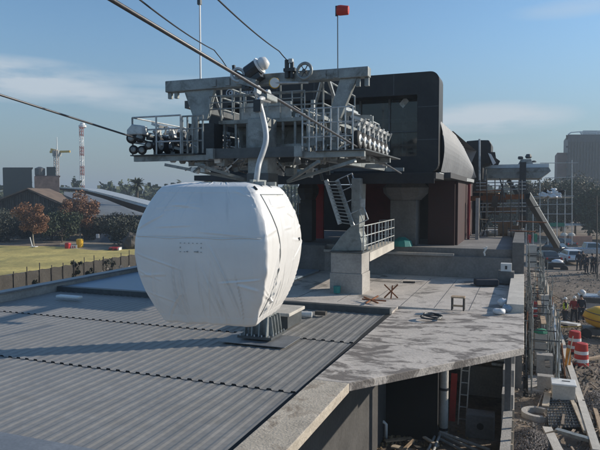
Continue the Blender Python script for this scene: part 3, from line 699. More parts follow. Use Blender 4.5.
for dy in (-.2,.2): MB().lathe(gp+Vector((-.10,dy,.09)),[(.02,0),(.09,0),(.09,.05),(.02,.05)],14,(-1,0,0)).build('grip_roller','steel_light',g)
mb=MB(); mb.bar(top+Vector((-.5,.3,.0)),top+Vector((.2,.3,.0)),.06); mb.bar(top+Vector((-.5,-.1,.0)),top+Vector((.2,-.1,.0)),.06); mb.bar(top+Vector((0,-.15,.03)),top+Vector((0,.33,.03)),.06); mb.build('roof_frame','steel',cab)

# slab and pipe beside the pedestal
t=thing('roof_hatch','flat pale hatch box with dark sides beside the terminal mast pedestal','hatch',(-5.2,14.9,RZ))
MB().bx(-6.9,-6.05,15.1,16.2,RZ+.06,RZ+.40).build('hatch_box','steel_dark',t)
MB().bx(-6.97,-5.97,15.02,16.28,RZ+.403,RZ+.50).build('hatch_lid','concrete_pale',t,bevel=.02)
p=P(293,314,Z=RZ+.12); q=P(312,314.5,Z=RZ+.12)
tag(MB().tube(p,q,.09,n=12).build('white_pipe','white_paint',origin=p),'short white pipe lying on the roof in front of the dark kerb','pipe')
p=P(321,313,Z=RZ+.12)
tag(MB().box(p,(.34,.18,.11)).build('brown_plank_block','wood_dark',origin=p),'small brown block on the roof kerb right of the white pipe','block')

# ------------------------------------------------------------------ station building
sb = thing('station_building', 'black framed station hall with dark glass front and pale ribbed side cladding', 'building', (-8, 24, UZ))
def rrect(x0,x1,z0,z1,r,y,n=6):
    pts=[]
    for (cx,cz,a0) in ((x1-r,z1-r,0),(x0+r,z1-r,90),(x0+r,z0+r,180),(x1-r,z0+r,270)):
        for k in range(n+1):
            a=R(a0+90*k/n); pts.append(Vector((cx+r*math.cos(a),y,cz+r*math.sin(a))))
    return pts
def portal(y0,y1):
    mb=MB(); A=rrect(-13.45,-3.2,9.3,13.27,.35,y0); Bq=rrect(-12.5,-4.05,9.95,12.40,.06,y0)
    A2=[p+Vector((0,y1-y0,0)) for p in A]; B2=[p+Vector((0,y1-y0,0)) for p in Bq]; k=len(A)
    mb.add(A+Bq+A2+B2,[[i,(i+1)%k,k+(i+1)%k,k+i] for i in range(k)]+[[2*k+i,2*k+(i+1)%k,(i+1)%k,i] for i in range(k)]+[[k+i,k+(i+1)%k,3*k+(i+1)%k,3*k+i] for i in range(k)]+[[3*k+i,3*k+(i+1)%k,2*k+(i+1)%k,2*k+i] for i in range(k)])
    return mb
portal(24,25.2).build('portal_frame','black_panel',sb)
mb=MB(); mb.add([(-12.55,24.9,9.9),(-4.0,24.9,9.9),(-4.0,24.9,12.45),(-12.55,24.9,12.45)],[(0,1,2,3)]); gl=mb.build('glass','hall_glass',sb)
mb=MB()
for x in (-11.4,-10.2,-9.0,-7.8,-6.6,-5.35): mb.bx(x-.04,x+.04,24.82,24.895,9.95,12.4)
mb.bx(-12.5,-4.05,24.82,24.893,11.0,11.06); mb.build('mullion','steel_dark',gl)
for q in (((399,104),(405,97),(409,101),(403,108)),((389,118),(390.5,118),(390.5,133),(389,133))): MB().add([P(x,y,Y=24.892) for (x,y) in q],[(0,1,2,3)]).build('glass_reflection','steel_light',gl)  # pale quads paint reflected light on the panes
# hall body behind the portal
mb=MB(); mb.prism([(-13.2,28.2,9.35),(-3.45,28.2,9.35),(-3.45,28.2,11.3),(-5.4,28.2,12.7),(-13.2,28.2,12.9)],(0,8,0)); mb.build('hall_body','soffit',sb)
MB().prism([(-13.2,25.2,12.62),(-5.5,25.2,12.55),(-3.45,25.2,11.25),(-3.45,25.2,11.4),(-5.4,25.2,12.7),(-13.2,25.2,12.9)],(0,3,0)).build('hall_roof','soffit',sb)
MB().bx(-3.6,-3.45,25.2,28.2,9.35,11.2).build('inner_wall','concrete_dark',sb)
MB().prism([(-5.6,25.22,12.6),(-5.4,25.22,12.45),(-3.46,25.22,11.2),(-3.46,25.22,12.6)],(0,.05,0)).build('inner_gable','soffit',sb)
for x in (-11.8,-9.6,-7.3,-5.0): MB().tube((x,26.4,9.35),(x,26.4,12.5),.12,n=10).build('inner_column','steel_light',sb)
MB().bx(-12.4,-4.2,26.2,26.4,11.6,11.75).build('inner_beam','steel_light',sb)
MB().bx(-12.4,-4.2,25.6,25.65,10.5,10.55).build('inner_handrail','steel_light',sb)
for (x,w_,h_) in ((-6.2,.8,1.3),(-5.0,.5,.9),(-4.5,.3,1.6)): MB().bx(x,x+w_,26.9,27.4,9.9,9.9+h_).build('inner_cabinet','concrete',sb)
tops=[P(440,121,X=-3.22),P(450,130,X=-3.12),P(455.5,135.5,X=-3.08),P(463,147,X=-3.0),P(470,162,X=-2.9),P(472.3,176,X=-2.8)]
def cl(u,v):
    k=u*(len(tops)-1); i=min(int(k),len(tops)-2); p=tops[i].lerp(tops[i+1],k-i)
    q=Vector((p.x+.06,p.y,9.33)); w_=q.lerp(p,v); w_.x+=.16*math.sin(math.pi*v)+ .03*(1 if int(u*60)%2 else 0)
    return w_
MB().grid(cl,120,10).build('side_cladding','clad',sb)
q=[P(453,131,X=-3.3),P(476.5,151,Y=37.2),P(471.5,163,Y=37.2),P(463,147,Y=36.6)]
MB().prism(q,(-.15,.25,0)).build('cladding_corner','clad',sb)
mb=MB(); mb.bx(-13,-2.75,24.3,36.5,9.08,9.297); mb.build('soffit','soffit',sb)
mb=MB(); mb.bx(-13,-3.0,21.9,24.29,9.0,9.22); mb.build('front_canopy','soffit',sb)
mb=MB(); mb.bar(P(438,174.5,X=-3.1),P(473,181,X=-2.7),.12,.16); mb.build('eaves_trim','steel_light',sb)
mb=MB(); mb.bx(-10,-3.05,21.84,21.897,8.82,9.2); mb.build('front_beam','black_panel',sb)
for x in (-11.8,-10.1,-8.4,-6.7,-5.0): MB().bx(x-.012,x+.012,23.994,23.999,12.42,13.25).build('panel_joint','steel_dark',sb)
for z in (10.6,11.9): MB().bx(-4.03,-3.22,23.994,23.999,z-.012,z+.012).build('panel_joint','steel_dark',sb)
# sign lettering on the frame
fc=bpy.data.curves.new('lettering','FONT'); fc.body='TELEFERICO'; fc.size=.30; fc.extrude=.006
fo=bpy.data.objects.new('lettering',fc); COL.objects.link(fo)
bpy.context.view_layer.update()
me=bpy.data.meshes.new_from_object(fo.evaluated_get(bpy.context.evaluated_depsgraph_get())); bpy.data.objects.remove(fo)
lo=bpy.data.objects.new('sign_lettering',me); COL.objects.link(lo); lo.parent=sb; me.materials.clear(); me.materials.append(M['sign_white'])
p0=P(234,95.5,Y=23.985); wid=max(v.co.x for v in me.vertices); s_=(P(256,94,Y=23.985)-p0).length/wid
lo.rotation_euler=(R(90),0,0); lo.location=p0-ORG[sb]; lo.scale=(s_,s_*1.15,1)
mb=MB(); mb.ring(P(229.5,93,Y=23.985),(0,1,0),.15,.022,20,6); mb.ring(P(230.5,93,Y=23.985),(0,1,0),.07,.018,16,6); mb.build('sign_emblem','sign_white',sb)
# lower hall: walls, columns
MB().bx(-13.5,-2.2,38.5,38.9,UZ,9.07).build('back_wall','black_cloth',sb)
def wallpx(name,m,x0,x1,Y,z0=UZ,z1=9.07,th=.2):
    a=P(x0,230,Y=Y).x; c=P(x1,230,Y=Y).x
    return MB().bx(a,c,Y,Y+th,z0,z1).build(name,m,sb)
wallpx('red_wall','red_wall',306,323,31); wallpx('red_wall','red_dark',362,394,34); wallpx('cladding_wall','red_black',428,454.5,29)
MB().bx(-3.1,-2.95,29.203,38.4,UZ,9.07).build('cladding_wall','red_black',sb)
wallpx('dark_wall','soffit',418,432,33)
mb=MB(); Yw=32.5
for k in range(7):
    x=P(284+k*3.6,230,Y=Yw).x; mb.bx(x-.025,x+.025,Yw,Yw+.05,UZ+.3,8.9)
for z in (6.4,7.3,8.1,8.7): mb.bx(P(283,230,Y=Yw).x,P(306,230,Y=Yw).x,Yw-.002,Yw+.048,z-.02,z+.02)
mb.build('window_frame','steel',sb)
for (x0,x1,y0,y1) in ((288,293,208,230),(297,303,203,232)):
    p=P(x0,y1,Y=32.7); q=P(x1,y0,Y=32.7); MB().bx(p.x,q.x,32.7,32.75,p.z,q.z).build('window_board','ply',sb)
for (x0,x1,Y,m) in ((390,416,28.4,'concrete_dark'),(300,312,29,'soffit')):
    a=P(x0,230,Y=Y).x; c=P(x1,230,Y=Y).x; cxm=(a+c)/2; hw=(c-a)/2
    col_=MB().bx(a,c,Y,Y+2*hw,UZ,8.15).build('column',m,sb,bevel=.03)
    mb=MB(); mb.lathe((cxm,Y+hw,8.153),[(hw*1.2,0),(hw*1.75,.35),(hw*1.8,.6),(hw*1.3,.92)],8); mb.build('column_head',m,col_)
MB().bx(P(467.5,230,Y=33.5).x,P(469.8,230,Y=33.5).x,33.3,33.5,UZ,9.0).build('red_post','maroon',sb)
MB().bx(P(475.5,230,Y=33.5).x,P(479,230,Y=33.5).x,33.3,33.5,UZ,P(477,198,Y=33.5).z).build('white_post','concrete',sb)
# ledge items
MB().bx(-9.0,-2.9,27.15,27.297,UZ-.33,UZ-.22).build('ledge_strip','concrete',deck)

# pier and steel leg with stair and ramp
pier=thing('support_pier','pale concrete pier block in two pours carrying a flared grey steel leg','pier',(-6.15,21.8,DT))
MB().bx(-6.82,-5.56,21.3,22.5,DT-.05,RZ+.82).build('lower_block','concrete',pier,bevel=.02)
MB().bx(-6.79,-5.59,21.33,22.47,RZ+.823,6.24).build('upper_block','concrete',pier,bevel=.02)
q=[P(x,y,Y=21.5) for (x,y) in ((330.5,251),(362,251),(362,243),(359,232),(360.5,178),(351.5,178),(351,226),(341,236))]
MB().prism(q,(0,.85,0)).build('steel_leg','steel',pier,bevel=.02)
MB().bx(-6.83,-5.55,21.29,22.51,6.243,6.29).build('steel_base_plate','steel_dark',pier)
MB().box(P(362,203,Y=21.6),(.22,.12,.32)).build('junction_box','steel_light',pier)
st=thing('service_stair','steep grey service stair with rails leaning beside the flared steel leg','stair',P(345,226,Y=21.3))
mb=MB(); a0,a1=P(326,180,Y=21.3),P(340,224,Y=21.2); b0,b1=P(337,180,Y=21.6),P(353,226,Y=21.4)
mb.bar(a0,a1,.06,.16); mb.bar(b0,b1,.06,.16); mb.build('stringer','steel_light',st)
mb=MB()
for k in range(13):
    f=(k+.5)/13; p=a0.lerp(a1,f); q=b0.lerp(b1,f); mb.bar(p,q,.20,.035)
mb.build('tread','steel',st)
mb=MB(); 
for (o,c) in ((Vector((.55,.1,.25)),b0),):
    p,q=b0+o,b1+o; mb.tube(p,q,.025); mb.tube(p-Vector((.18,0,.08)),q-Vector((.18,0,.08)),.02)
    for k in range(5): f=k/4; mb.tube(b0.lerp(b1,f),p.lerp(q,f),.02)
mb.build('handrail','steel_light',st)
rp=thing('access_ramp','pale concrete access walkway with grey railing from the pier to the upper deck','walkway',(-5.9,24.5,UZ))
MB().prism([(-6.15,22.52,5.82),(-5.57,22.52,5.82),(-5.57,22.52,6.16),(-6.15,22.52,6.16)],(0,4.6,.10)).build('beam','concrete_pale',rp)
railing(rp,[(-5.60,21.6,6.24),(-5.60,27.2,6.28)],1.0,9,m='steel_light',rails=(1,.62,.25))
railing(rp,[(-5.60,27.2,6.28),(-6.4,27.7,6.2)],1.0,2,m='steel_light')

# ------------------------------------------------------------------ camera-facing boxes for things further off
FH=Vector((-math.sin(YAW),math.cos(YAW),0))
AXIS=Vector((0,1,0))
def vbox(mb,x0,x1,y0,y1,D,depth=1.0,dv=None):
    a=P(x0,y1,D=D); c=P(x1,y1,D=D); t=P(x0,y0,D=D); hgt=t.z-a.z
    wv=Vector((c.x-a.x,c.y-a.y,0)); b0=a; 
    return mb.prism([b0,b0+wv,b0+wv+Vector((0,0,hgt)),b0+Vector((0,0,hgt))],(dv or FH)*depth)
def RAY(px):
    d=FW+RT*((px-300)/F); d.z=0; return d.normalized()
def vthing(name,label,cat,px,py,D,group=None): return thing(name,label,cat,P(px,py,D=D),group)

# deck furniture and debris
def cross(loc,rz,s,label):
    t=thing('steel_cross',label,'barrier',loc,'rusty crossed bars left on the deck'); Mx=Matrix.Rotation(rz,3,'Z')
    for (a,c) in (((-.25,0,0),(.25,.1,.5)),((.25,.05,0),(-.25,0,.5)),((0,-.2,0.02),(.05,.28,.42))):
        MB().bar(Vector(loc)+Mx@(Vector(a)*s),Vector(loc)+Mx@(Vector(c)*s),.045).build('bar','rust',t)
cross(P(391,298,Z=DT),.2,.95,'rusty crossed steel bars standing upright on the lit deck right of the pier')
c0=P(371,302,Z=DT)
t=thing('steel_cross','rusty crossed steel bars lying low on the deck at the foot of the pier','barrier',c0,'rusty crossed bars left on the deck')
for (a,c) in (((364,297),(378,303)),((378,296),(366,303)),((362,299),(386,301))):
    MB().bar(P(*a,Z=DT+.10),P(*c,Z=DT+.03),.045).build('bar','rust',t)
p=P(458,310,Z=DT); t=thing('wooden_trestle','small wooden trestle frame standing on the mottled deck','trestle',p)
MB().box(p+Vector((0,0,.42)),(.42,.3,.04)).build('top','wood',t); 
for dx in (-.18,.18):
    for dy in (-.12,.12): MB().box(p+Vector((dx,dy,.2)),(.045,.045,.4)).build('leg','wood_dark',t)
MB().box(p+Vector((0,-.1,.15)),(.36,.03,.06)).build('rail','wood',t)
def sack(p,s,label,m='tarp'):
    mb=MB(); sd_=r2.random()*9
    def f(u,v):
        th=2*math.pi*u; ph=math.pi*v; d=Vector((math.sin(ph)*math.cos(th)*s[0],math.sin(ph)*math.sin(th)*s[1],(math.cos(ph)+.85)*s[2]))
        return p+d*(1+.22*noise.noise(d*4/max(s)*.4+Vector((sd_,0,0))))
    mb.grid(f,18,12); return tag(mb.build('sack',m,origin=p,smooth=True),label,'sack')
sack(P(503,306,Z=DT),(.17,.15,.13),'white round sack on the deck beside the parapet, the farther one')
sack(P(499,314,Z=DT),(.20,.16,.10),'pale flat sack on the deck, nearest to the front slab edge')
sack(P(507,312,Z=DT),(.16,.14,.13),'grey blue sack pressed against the foot of the side parapet','membrane')
p=P(506,283,Z=DT); t=thing('junction_pit','small grey concrete box with a white marked lid by the shaded wall','box',p)
MB().box(p+Vector((0,0,.25)),(.62,.6,.5)).build('box','concrete_dark',t); MB().box(p+Vector((0,-.05,.67)),(.42,.35,.32)).build('lid','white_paint',t); MB().box(p+Vector((.0,-.235,.67)),(.08,.02,.14)).build('lock','machine',t)
p=P(486,285,Z=DT); tag(MB().box(p+Vector((0,0,.12)),(.9,.5,.25),Matrix.Rotation(.3,3,'Z')).build('blue_tarpaulin','denim',origin=p,bevel=.04),'dark blue folded tarpaulin on the shaded deck beside the white lidded box','tarpaulin')
p=P(431,318,Z=DT); mb=MB(); mb.ring(p+Vector((0,0,.03)),(0,0,1),.30,.025,24,6); mb.ring(p+Vector((.05,.03,.08)),(.1,0,1),.27,.025,24,6); tag(mb.build('cable_coil','machine',origin=p),'dark coil of cable lying on the front slab','coil')
p=P(485,253,Y=27.2); mb=MB(); mb.bar(p+Vector((-.05,0,0)),p+Vector((.08,0,.28)),.07); mb.bar(p+Vector((.08,0,.16)),p+Vector((-.07,0,.22)),.06); mb.bar(p+Vector((0,0,-.12)),p+Vector((-.04,0,.05)),.06); tag(mb.build('torn_paper','white_paint',origin=p),'small white crumpled scrap on the ledge of the shaded deck wall','scrap')
p=P(402,246,Z=UZ); tag(MB().lathe(p,[(.1,0),(.5,.0),(.42,.25),(.15,.42)],10).build('teal_tarpaulin','teal',origin=p),'dark teal bundle at the foot of the mushroom headed column','bundle')
p=P(337,293,Z=DT); tag(MB().lathe(p,[(.02,0),(.12,0),(.14,.26),(.02,.26)],12).build('bucket','teal',origin=p),'small teal bucket at the foot of the pier','bucket')
p=P(409,282,Z=DT); tag(MB().box(p,(.5,.12,.06),Matrix.Rotation(.2,3,'Z')).build('loose_block','wood_dark',origin=p),'small dark block on the deck where the shade begins','block')
for i,(x,y,s) in enumerate(((489,232,(1.0,.5,.3)),(513,226,(.7,.5,.25)),(500,243,(1.6,.3,.2)),(497,234,(1.3,.4,.14)))):
    p=P(x,y,Y=37); p.z=max(UZ+s[2]/2+.002,p.z); 
    tag(MB().box((p.x,p.y,UZ+s[2]/2+.003+.12*(i==3)),s,Matrix.Rotation(.2*i,3,'Z')).build('material_stack',('tarp','concrete_pale','wood_pale','concrete_pale')[i],origin=p,bevel=.03),('white crumpled pile on the upper deck near the red post','pale block stack at the right end of the upper deck','long pale plank pack at the edge of the upper deck','thin pale board pack behind the white post')[i],'stack')

# white roof of the footbridge, black plant behind, scaffold
br=thing('footbridge','flat white roofed footbridge on dark posts right of the station hall','bridge',P(524,240,Y=40))
q=[P(x,y,Y=40) for (x,y) in ((480,169),(549,167.5),(551,171),(541,178),(480,178.5))]; MB().prism(q,(0,5,0)).build('roof_slab','steel',br)
q=[P(x,y,Y=40.5) for (x,y) in ((480,165),(549,163.5),(549,167.3),(480,168.6))]; MB().prism(q,(0,3.5,0)).build('roof_upstand','white_paint',br)
q=[P(x,y,Y=39.97) for (x,y) in ((480,172.5),(549,170.6),(549,171.2),(480,173.3))]; MB().prism(q,(0,.025,0)).build('roof_shadow_gap','steel',br)
MB().bx(-.30,.08,39.5,39.85,UZ+.3,P(524,162,Y=39.5).z).build('post','machine',br)
MB().bx(P(524.5,230,Y=47).x-.2,P(524.5,230,Y=47).x+.2,46.5,46.9,UZ+.3,9.2).build('post','steel_dark',br)
MB().bar(P(508,180,Y=41.2),P(521,200,Y=41.2),.25).build('brace','steel_dark',br)
t=thing('roof_unit','grey plant unit with two dark vents on the white footbridge roof','plant unit',P(525,166,Y=41))
q=[P(x,y,Y=41) for (x,y) in ((517,166),(534,166),(531,159),(521,159))]; MB().prism(q,(0,.9,0)).build('housing','steel',t)
mb=MB(); mb.lathe(P(520.5,159.5,Y=41.3),[(.12,0),(.18,.08),(.14,.2)],10); mb.lathe(P(528.5,158.5,Y=41.3),[(.14,0),(.22,.1),(.14,.28)],10); mb.lathe(P(534,162.5,Y=41.3),[(.12,0),(.16,.06),(.1,.12)],10); mb.build('vent','steel_dark',t)
t=thing('black_plant','black box plant with broken white panels behind the ribbed cladding','plant',P(486,165,Y=39))
q=[P(x,y,Y=39) for (x,y) in ((470,186),(483,186),(483,166),(491,164),(491.5,144),(489,140),(478,140),(466,141),(470,160))]; MB().prism(q,(0,2.2,0)).build('casing','black_panel',t,bevel=.08)
mb=MB(); mb.prism([P(x,y,Y=38.6) for (x,y) in ((488,153),(491,154),(496,163),(493,165))],(0,.12,0)); mb.build('torn_panel','white_paint',t)
mb=MB(); mb.prism([P(x,y,Y=38.8) for (x,y) in ((490,152),(495,152),(496,158),(500,161),(498,165),(491,165))],(0,.3,0)); mb.build('bent_bracket','black_panel',t)
MB().tube(P(479.5,188,Y=38.4),P(479.5,139,Y=38.4),.07,n=6).build('pole','steel_light',t)
sc=thing('tube_scaffold','thin pale tube scaffold with a rusty orange beam between the hall and the dark post','scaffold',P(497,245,Y=36))
MB().bar(P(470,198.5,Y=36),P(524,196.5,Y=36),.12,.28).build('rusty_beam','rust',sc)
for (ya,yb) in ((183,182),(186,185.4),(190,189),(203.5,203),(207,206.4),(212,211),(222,221),(231,230)):
    MB().tube(P(476,ya,Y=35.9),P(526,yb,Y=35.9),.03,n=6).build('ledger','steel_light',sc)
for x in (480,487,495,503,511,519,522): MB().tube(P(x,245,Y=35.8),P(x,180,Y=35.8),.03,n=6).build('standard','steel_dark' if int(x)%2 else 'steel',sc)
rs=random.Random(31)
for k in range(34):
    x=rs.uniform(473,523); y=rs.uniform(186,240); Yk=rs.uniform(35.2,37.5); a=P(x,y,Y=Yk)
    if k%3==0: b_=a+Vector((rs.uniform(.6,1.8),rs.uniform(-.3,.3),rs.uniform(-.1,.1))); nm,m_='walk_board',('wood','wood_dark','rust')[k%9//3]; w_,h_=.28,.05
    elif k%3==1: b_=a+Vector((rs.uniform(-.9,.9),rs.uniform(-.4,.4),rs.uniform(.6,1.9))); nm,m_='diagonal_brace','steel_dark'; w_,h_=.06,.06
    else: b_=a+Vector((rs.uniform(.3,.9),0,rs.uniform(-.05,.05))); nm,m_='shutter_board',('ply','wood_dark')[k%2]; w_,h_=.05,rs.uniform(.3,.7)
    MB().bar(a,b_,w_,h_).build(nm,m_,sc)
p=P(527,196,Y=40.5); q=P(557,246,Y=47)
t=thing('conveyor_chute','big grey square chute leaning down from the dark post to the ground','chute',q)
MB().bar(p,q,.36,.36).build('trough','machine',t); u_=Vector((0,0,.22)); MB().bar(p+u_+Vector((.15,0,0)),q+u_+Vector((.15,0,0)),.09,.07).build('lit_edge','steel_light',t)  # pale bar paints the sunlit top edge of the chute
sf=thing('site_scaffold','sparse pale tube scaffold standing before the trees with a board deck','scaffold',P(557,245,D=52))
for (x,y0) in ((540,165),(572,160),(557,195),(526,190),(548,192),(565,190),(533,205)): MB().tube(P(x,245,D=52),P(x,y0,D=52),.035,n=6).build('standard','steel_light',sf)
for (a,c) in (((524,197),(574,196)),((540,163),(578,163)),((536,214),(572,214)),((524,205),(573,204)),((545,178),(575,177))): MB().tube(P(*a,D=51.9),P(*c,D=51.9),.03,n=6).build('ledger','steel_light',sf)
MB().bar(P(524,198.5,D=52.3),P(572,197.5,D=52.3),.5,.1).build('board','wood_pale',sf)
t=thing('white_tarp_heap','crumpled white and black sheeting heaped on the scaffold boards','tarpaulin',P(553,196,D=52))
for (x,y,s,m) in ((544,195,.5,'tarp'),(551,194,.7,'tarp'),(557,195,.55,'tarp'),(548,191,.4,'black_cloth'),(560,192,.5,'black_cloth'),(553,190,.35,'tarp')):
    p=P(x,y,D=52); mb=MB()
    def f(u,v):
        th=2*math.pi*u; ph=math.pi*v; d=Vector((math.sin(ph)*math.cos(th),math.sin(ph)*math.sin(th)*.8,math.cos(ph)*.6))*s*.75
        return p+d*(1+.9*noise.noise(d*5+p))
    mb.grid(f,16,10); mb.build('fold',m,t)

# ------------------------------------------------------------------ room under the deck
rm=thing('under_deck_room','dim bare concrete room under the front slab with ply and shutter panels','room',(-1.5,25,0))
MB().bx(-4.39,-.5,27.3,27.5,0,RZ-.33).build('back_wall','concrete',rm)
MB().bx(-.62,-.30,24.2,27.29,0,RZ-.33).build('right_wall','concrete',rm)
MB().bx(-2.4,-.62,25.6,25.8,0,1.25).build('low_wall','concrete',rm)
MB().bx(P(447,400,Y=25).x,P(462,400,Y=25).x,25,25.2,1.2,RZ-.33).build('partition','concrete_pale',rm)
MB().bx(P(478,390,Y=26).x,P(492,390,Y=26).x,26,26.1,1.1,RZ-.33).build('ply_panel','wood',rm)
MB().bx(P(464,390,Y=26).x,P(477.8,390,Y=26).x,26,26.1,1.1,RZ-.33).build('doorway_shade','black_cloth',rm)  # black sheet paints the unlit depth of the opening
lv=MB()
for k in range(12): z=1.9+k*.19; lv.box((P(500,380,Y=24).x,24,z),(.62,.5,.09))
lv.build('slat_stack','steel_light',rm)
MB().bx(-.52,-.24,15.5,20.6,-.2,1.25).build('low_side_wall','concrete',rm)
MB().bx(-.50,-.30,20.62,20.9,0,RZ-.2).build('wall_post','concrete_dark',rm)
for k in range(5): MB().bx(-.235,-.175,16.2+k*.95,16.28+k*.95,0,1.5).build('formwork_strut','wood_pale',rm)
MB().bx(-.235,-.19,15.5,20.6,1.05,1.17).build('formwork_waler','wood',rm)
for k in range(3): MB().bx(-.60,-.22,21.2+k*1.05,22.1+k*1.05,.0,1.6+.55*k).build('formwork_panel','concrete',rm)
p=P(443.5,433,Z=0); t=thing('round_column','round pale column with black bands under the front slab','column',p)
MB().tube(p,p+Vector((0,0,RZ-.33)),.15,n=18).build('shaft','concrete_pale',t,smooth=False)
for z in (.12,1.55,3.0): MB().tube(p+Vector((0,0,z)),p+Vector((0,0,z+.09)),.158,n=18).build('band','machine',t)
p=P(452,421,Z=0); tag(MB().bar(p,p+Vector((.03,.35,1.7)),.22,.08).build('red_plank','red',origin=p),'bright red plank leaning upright behind the round banded column','plank')
p=P(462,425,Z=0); t=thing('step_ladder','narrow pale green ladder leaning beside the red plank','ladder',p)
for dx in (-.14,.14): MB().bar(p+Vector((dx,0,0)),p+Vector((dx+.1,.5,3.0)),.045).build('rail','concrete_pale',t)
for k in range(7): f=(k+.5)/7; c=p+Vector((.1,.5,3.0))*f; MB().bar(c-Vector((.14,0,0)),c+Vector((.14,0,0)),.035).build('rung','steel_light',t)
p=P(480,436,Z=0); t=thing('concrete_block','grey square block with a dark round hole on the room floor','block',p)
MB().box(p+Vector((0,0,.42)),(.95,.6,.84)).build('block','concrete_dark',t,bevel=.03); MB().lathe(p+Vector((.02,-.302,.45)),[(.02,0),(.12,0),(.12,.01),(.02,.01)],12,(0,-1,0)).build('hole','flat_black',t)
p=P(386,440,Z=0); mb=MB(); mb.path([p,p+Vector((0,0,.55)),p+Vector((-.08,0,.62)),p+Vector((-.32,0,.64))],.055,10); tag(mb.build('pipe_elbow','white_paint',origin=p,smooth=True),'white pipe with a bent top standing by the dark wall','pipe')
for i,(a,c,w_,m,lab) in enumerate((((392,446),(420,452),.22,'wood_pale','pale board lying flat before the black sheet wall, the largest board'),((385,441),(412,438),.16,'wood','brown board under the white pipe elbow'),((408,440),(428,455),.14,'wood_dark','dark board slanting over the pale board'),((398,455),(414,440),.10,'wood','narrow brown batten across the boards at the lower frame edge'),((424,437),(438,446),.12,'wood_pale','short pale batten left of the metal pipes'))):
    p=P(*a,Z=.06+.05*i); q=P(*c,Z=.06+.05*i); tag(MB().bar(p,q,w_,.05).build('board',m,origin=p),lab,'board','boards on the floor under the deck')
for i,(a,c,lab) in enumerate((((434,436),(466,452),'long metal pipe lowest of the pipe pile, pointing right'),((437,433),(478,451),'long metal pipe farthest right in the pipe pile'),((428,450),(436,434),'short metal pipe at the left of the pile, pointing to the viewer'),((433,452),(440,434),'short metal pipe beside the leftmost one in the pile'),((440,432),(490,450),'long metal pipe at the back of the pile'))):
    p=P(*a,Z=.08+.07*i); q=P(*c,Z=.08+.05*i); tag(MB().tube(p,q,.045,n=8).build('metal_pipe','steel_light',origin=p),lab,'pipe','metal pipes under the deck')

# ------------------------------------------------------------------ building site on the right
def at0(x,y,z=0.0): return P(x,y,Z=z)
# trench edge wall and kerb planks
t=thing('formwork_wall','low pale concrete formwork wall with ledges below the deck edge','wall',(.9,32,0))
MB().bx(.66,1.35,29,29.5,0,1.1).build('panel','concrete',t); MB().bx(.66,1.3,26.8,27.2,0,.75).build('panel','concrete',t)
MB().bx(.3,1.75,26.6,28.9,-.1,.16).build('footing','concrete',t); 
t=thing('formwork_panel','tall pale concrete panel standing farthest along the deck wall','panel',P(532,268,D=50))
mb=MB(); vbox(mb,527.5,536.5,245,267,50,.4); mb.build('board','concrete_pale',t); mb=MB(); vbox(mb,527.3,536.7,255,256,49.95,.04); vbox(mb,527.3,536.7,261.5,262.5,49.95,.04); mb.build('band','machine',t)
mb=MB(); vbox(mb,540.5,550,295,330,36,.35); o=mb.build('formwork_panel','concrete_pale',origin=P(545,330,D=36)); tag(o,'pale blank concrete panel standing behind the stacked white blocks','panel')
# stacked white blocks on pallet
for k in range(4):
    p=P(540.5,361.5,D=29); zz=p.z+.41*k
    tag(MB().box((p.x,p.y,zz),(.60,.6,.385),Matrix.Rotation(.03*(k%2),3,'Z')).build('white_block','concrete_pale',origin=(p.x,p.y,zz-.19),bevel=.04),('lowest pale block of the four block stack','second pale block from the bottom of the four block stack','third pale block from the bottom of the four block stack','topmost pale block of the four block stack, under the green cloth')[k],'block','stacked pale blocks')
p=P(540.5,361.5,D=29); z1=p.z+.41*3+.2
tag(MB().lathe((p.x,p.y,z1),[(.36,0),(.33,.08),(.2,.16),(.04,.2)],9).build('green_cloth','green_cloth',origin=(p.x,p.y,z1)),'dark green cloth heaped on the topmost pale block','cloth')
t=thing('pallet_table','dark timber platform carrying the stacked pale blocks','platform',(p.x,p.y,0))
zb=p.z-.2; MB().box((p.x+.1,p.y,zb-.06),(1.35,1.2,.11)).build('top','wood_dark',t)
for dx in (-.45,.65):
    for dy in (-.5,.5): MB().box((p.x+dx,p.y+dy,(zb-.115)/2),(.1,.1,zb-.115)).build('leg','wood_dark',t)
# shoring frames along the trench
def shoring(x0,x1,y0,y1,h,label,lev=(1.0,2.1,3.2)):
    t=thing('shoring_frame',label,'scaffold',((x0+x1)/2,y0,0),'shoring frames along the deck edge')
    for x in (x0,x1):
        for y in (y0,y1): MB().tube((x,y,0),(x,y,h),.035,n=7).build('standard','steel',t)
    for z in lev:
        if z<h:
            for y in (y0,y1): MB().tube((x0-.1,y,z),(x1+.1,y,z),.03,n=6).build('ledger','steel_dark',t)
            for x in (x0,x1): MB().tube((x,y0-.1,z+.06),(x,y1+.1,z+.06),.03,n=6).build('ledger','steel',t)
    MB().tube((x1+.04,y0,.3),(x1+.04,y1,h-.5),.025,n=6).build('brace','steel',t)
shoring(.42,1.45,26.3,28.2,3.3,'shoring frame nearest to the viewer beside the white open box',(2.4,))
shoring(.45,1.40,33.5,35.2,3.4,'shoring frame between the stacked pale blocks and the small drum',(2.6,))
shoring(.40,1.30,42,45,3.9,'shoring frame in the middle of the deck wall, before the black site cart',(1.6,3.0))
shoring(.4,1.3,51,54,4.6,'farthest shoring frame, close to the banded pale panel',(2.0,3.6))
shoring(.46,1.15,29.6,31.2,3.1,'shoring frame holding the stacked pale blocks',(1.2,2.9))
shoring(.42,1.2,37.5,39.5,3.6,'shoring frame beside the blank pale panel',(1.4,2.6))
shoring(.42,1.25,46.5,49,4.2,'shoring frame just before the farthest one',(1.5,2.8,3.9))
rp_=random.Random(17)
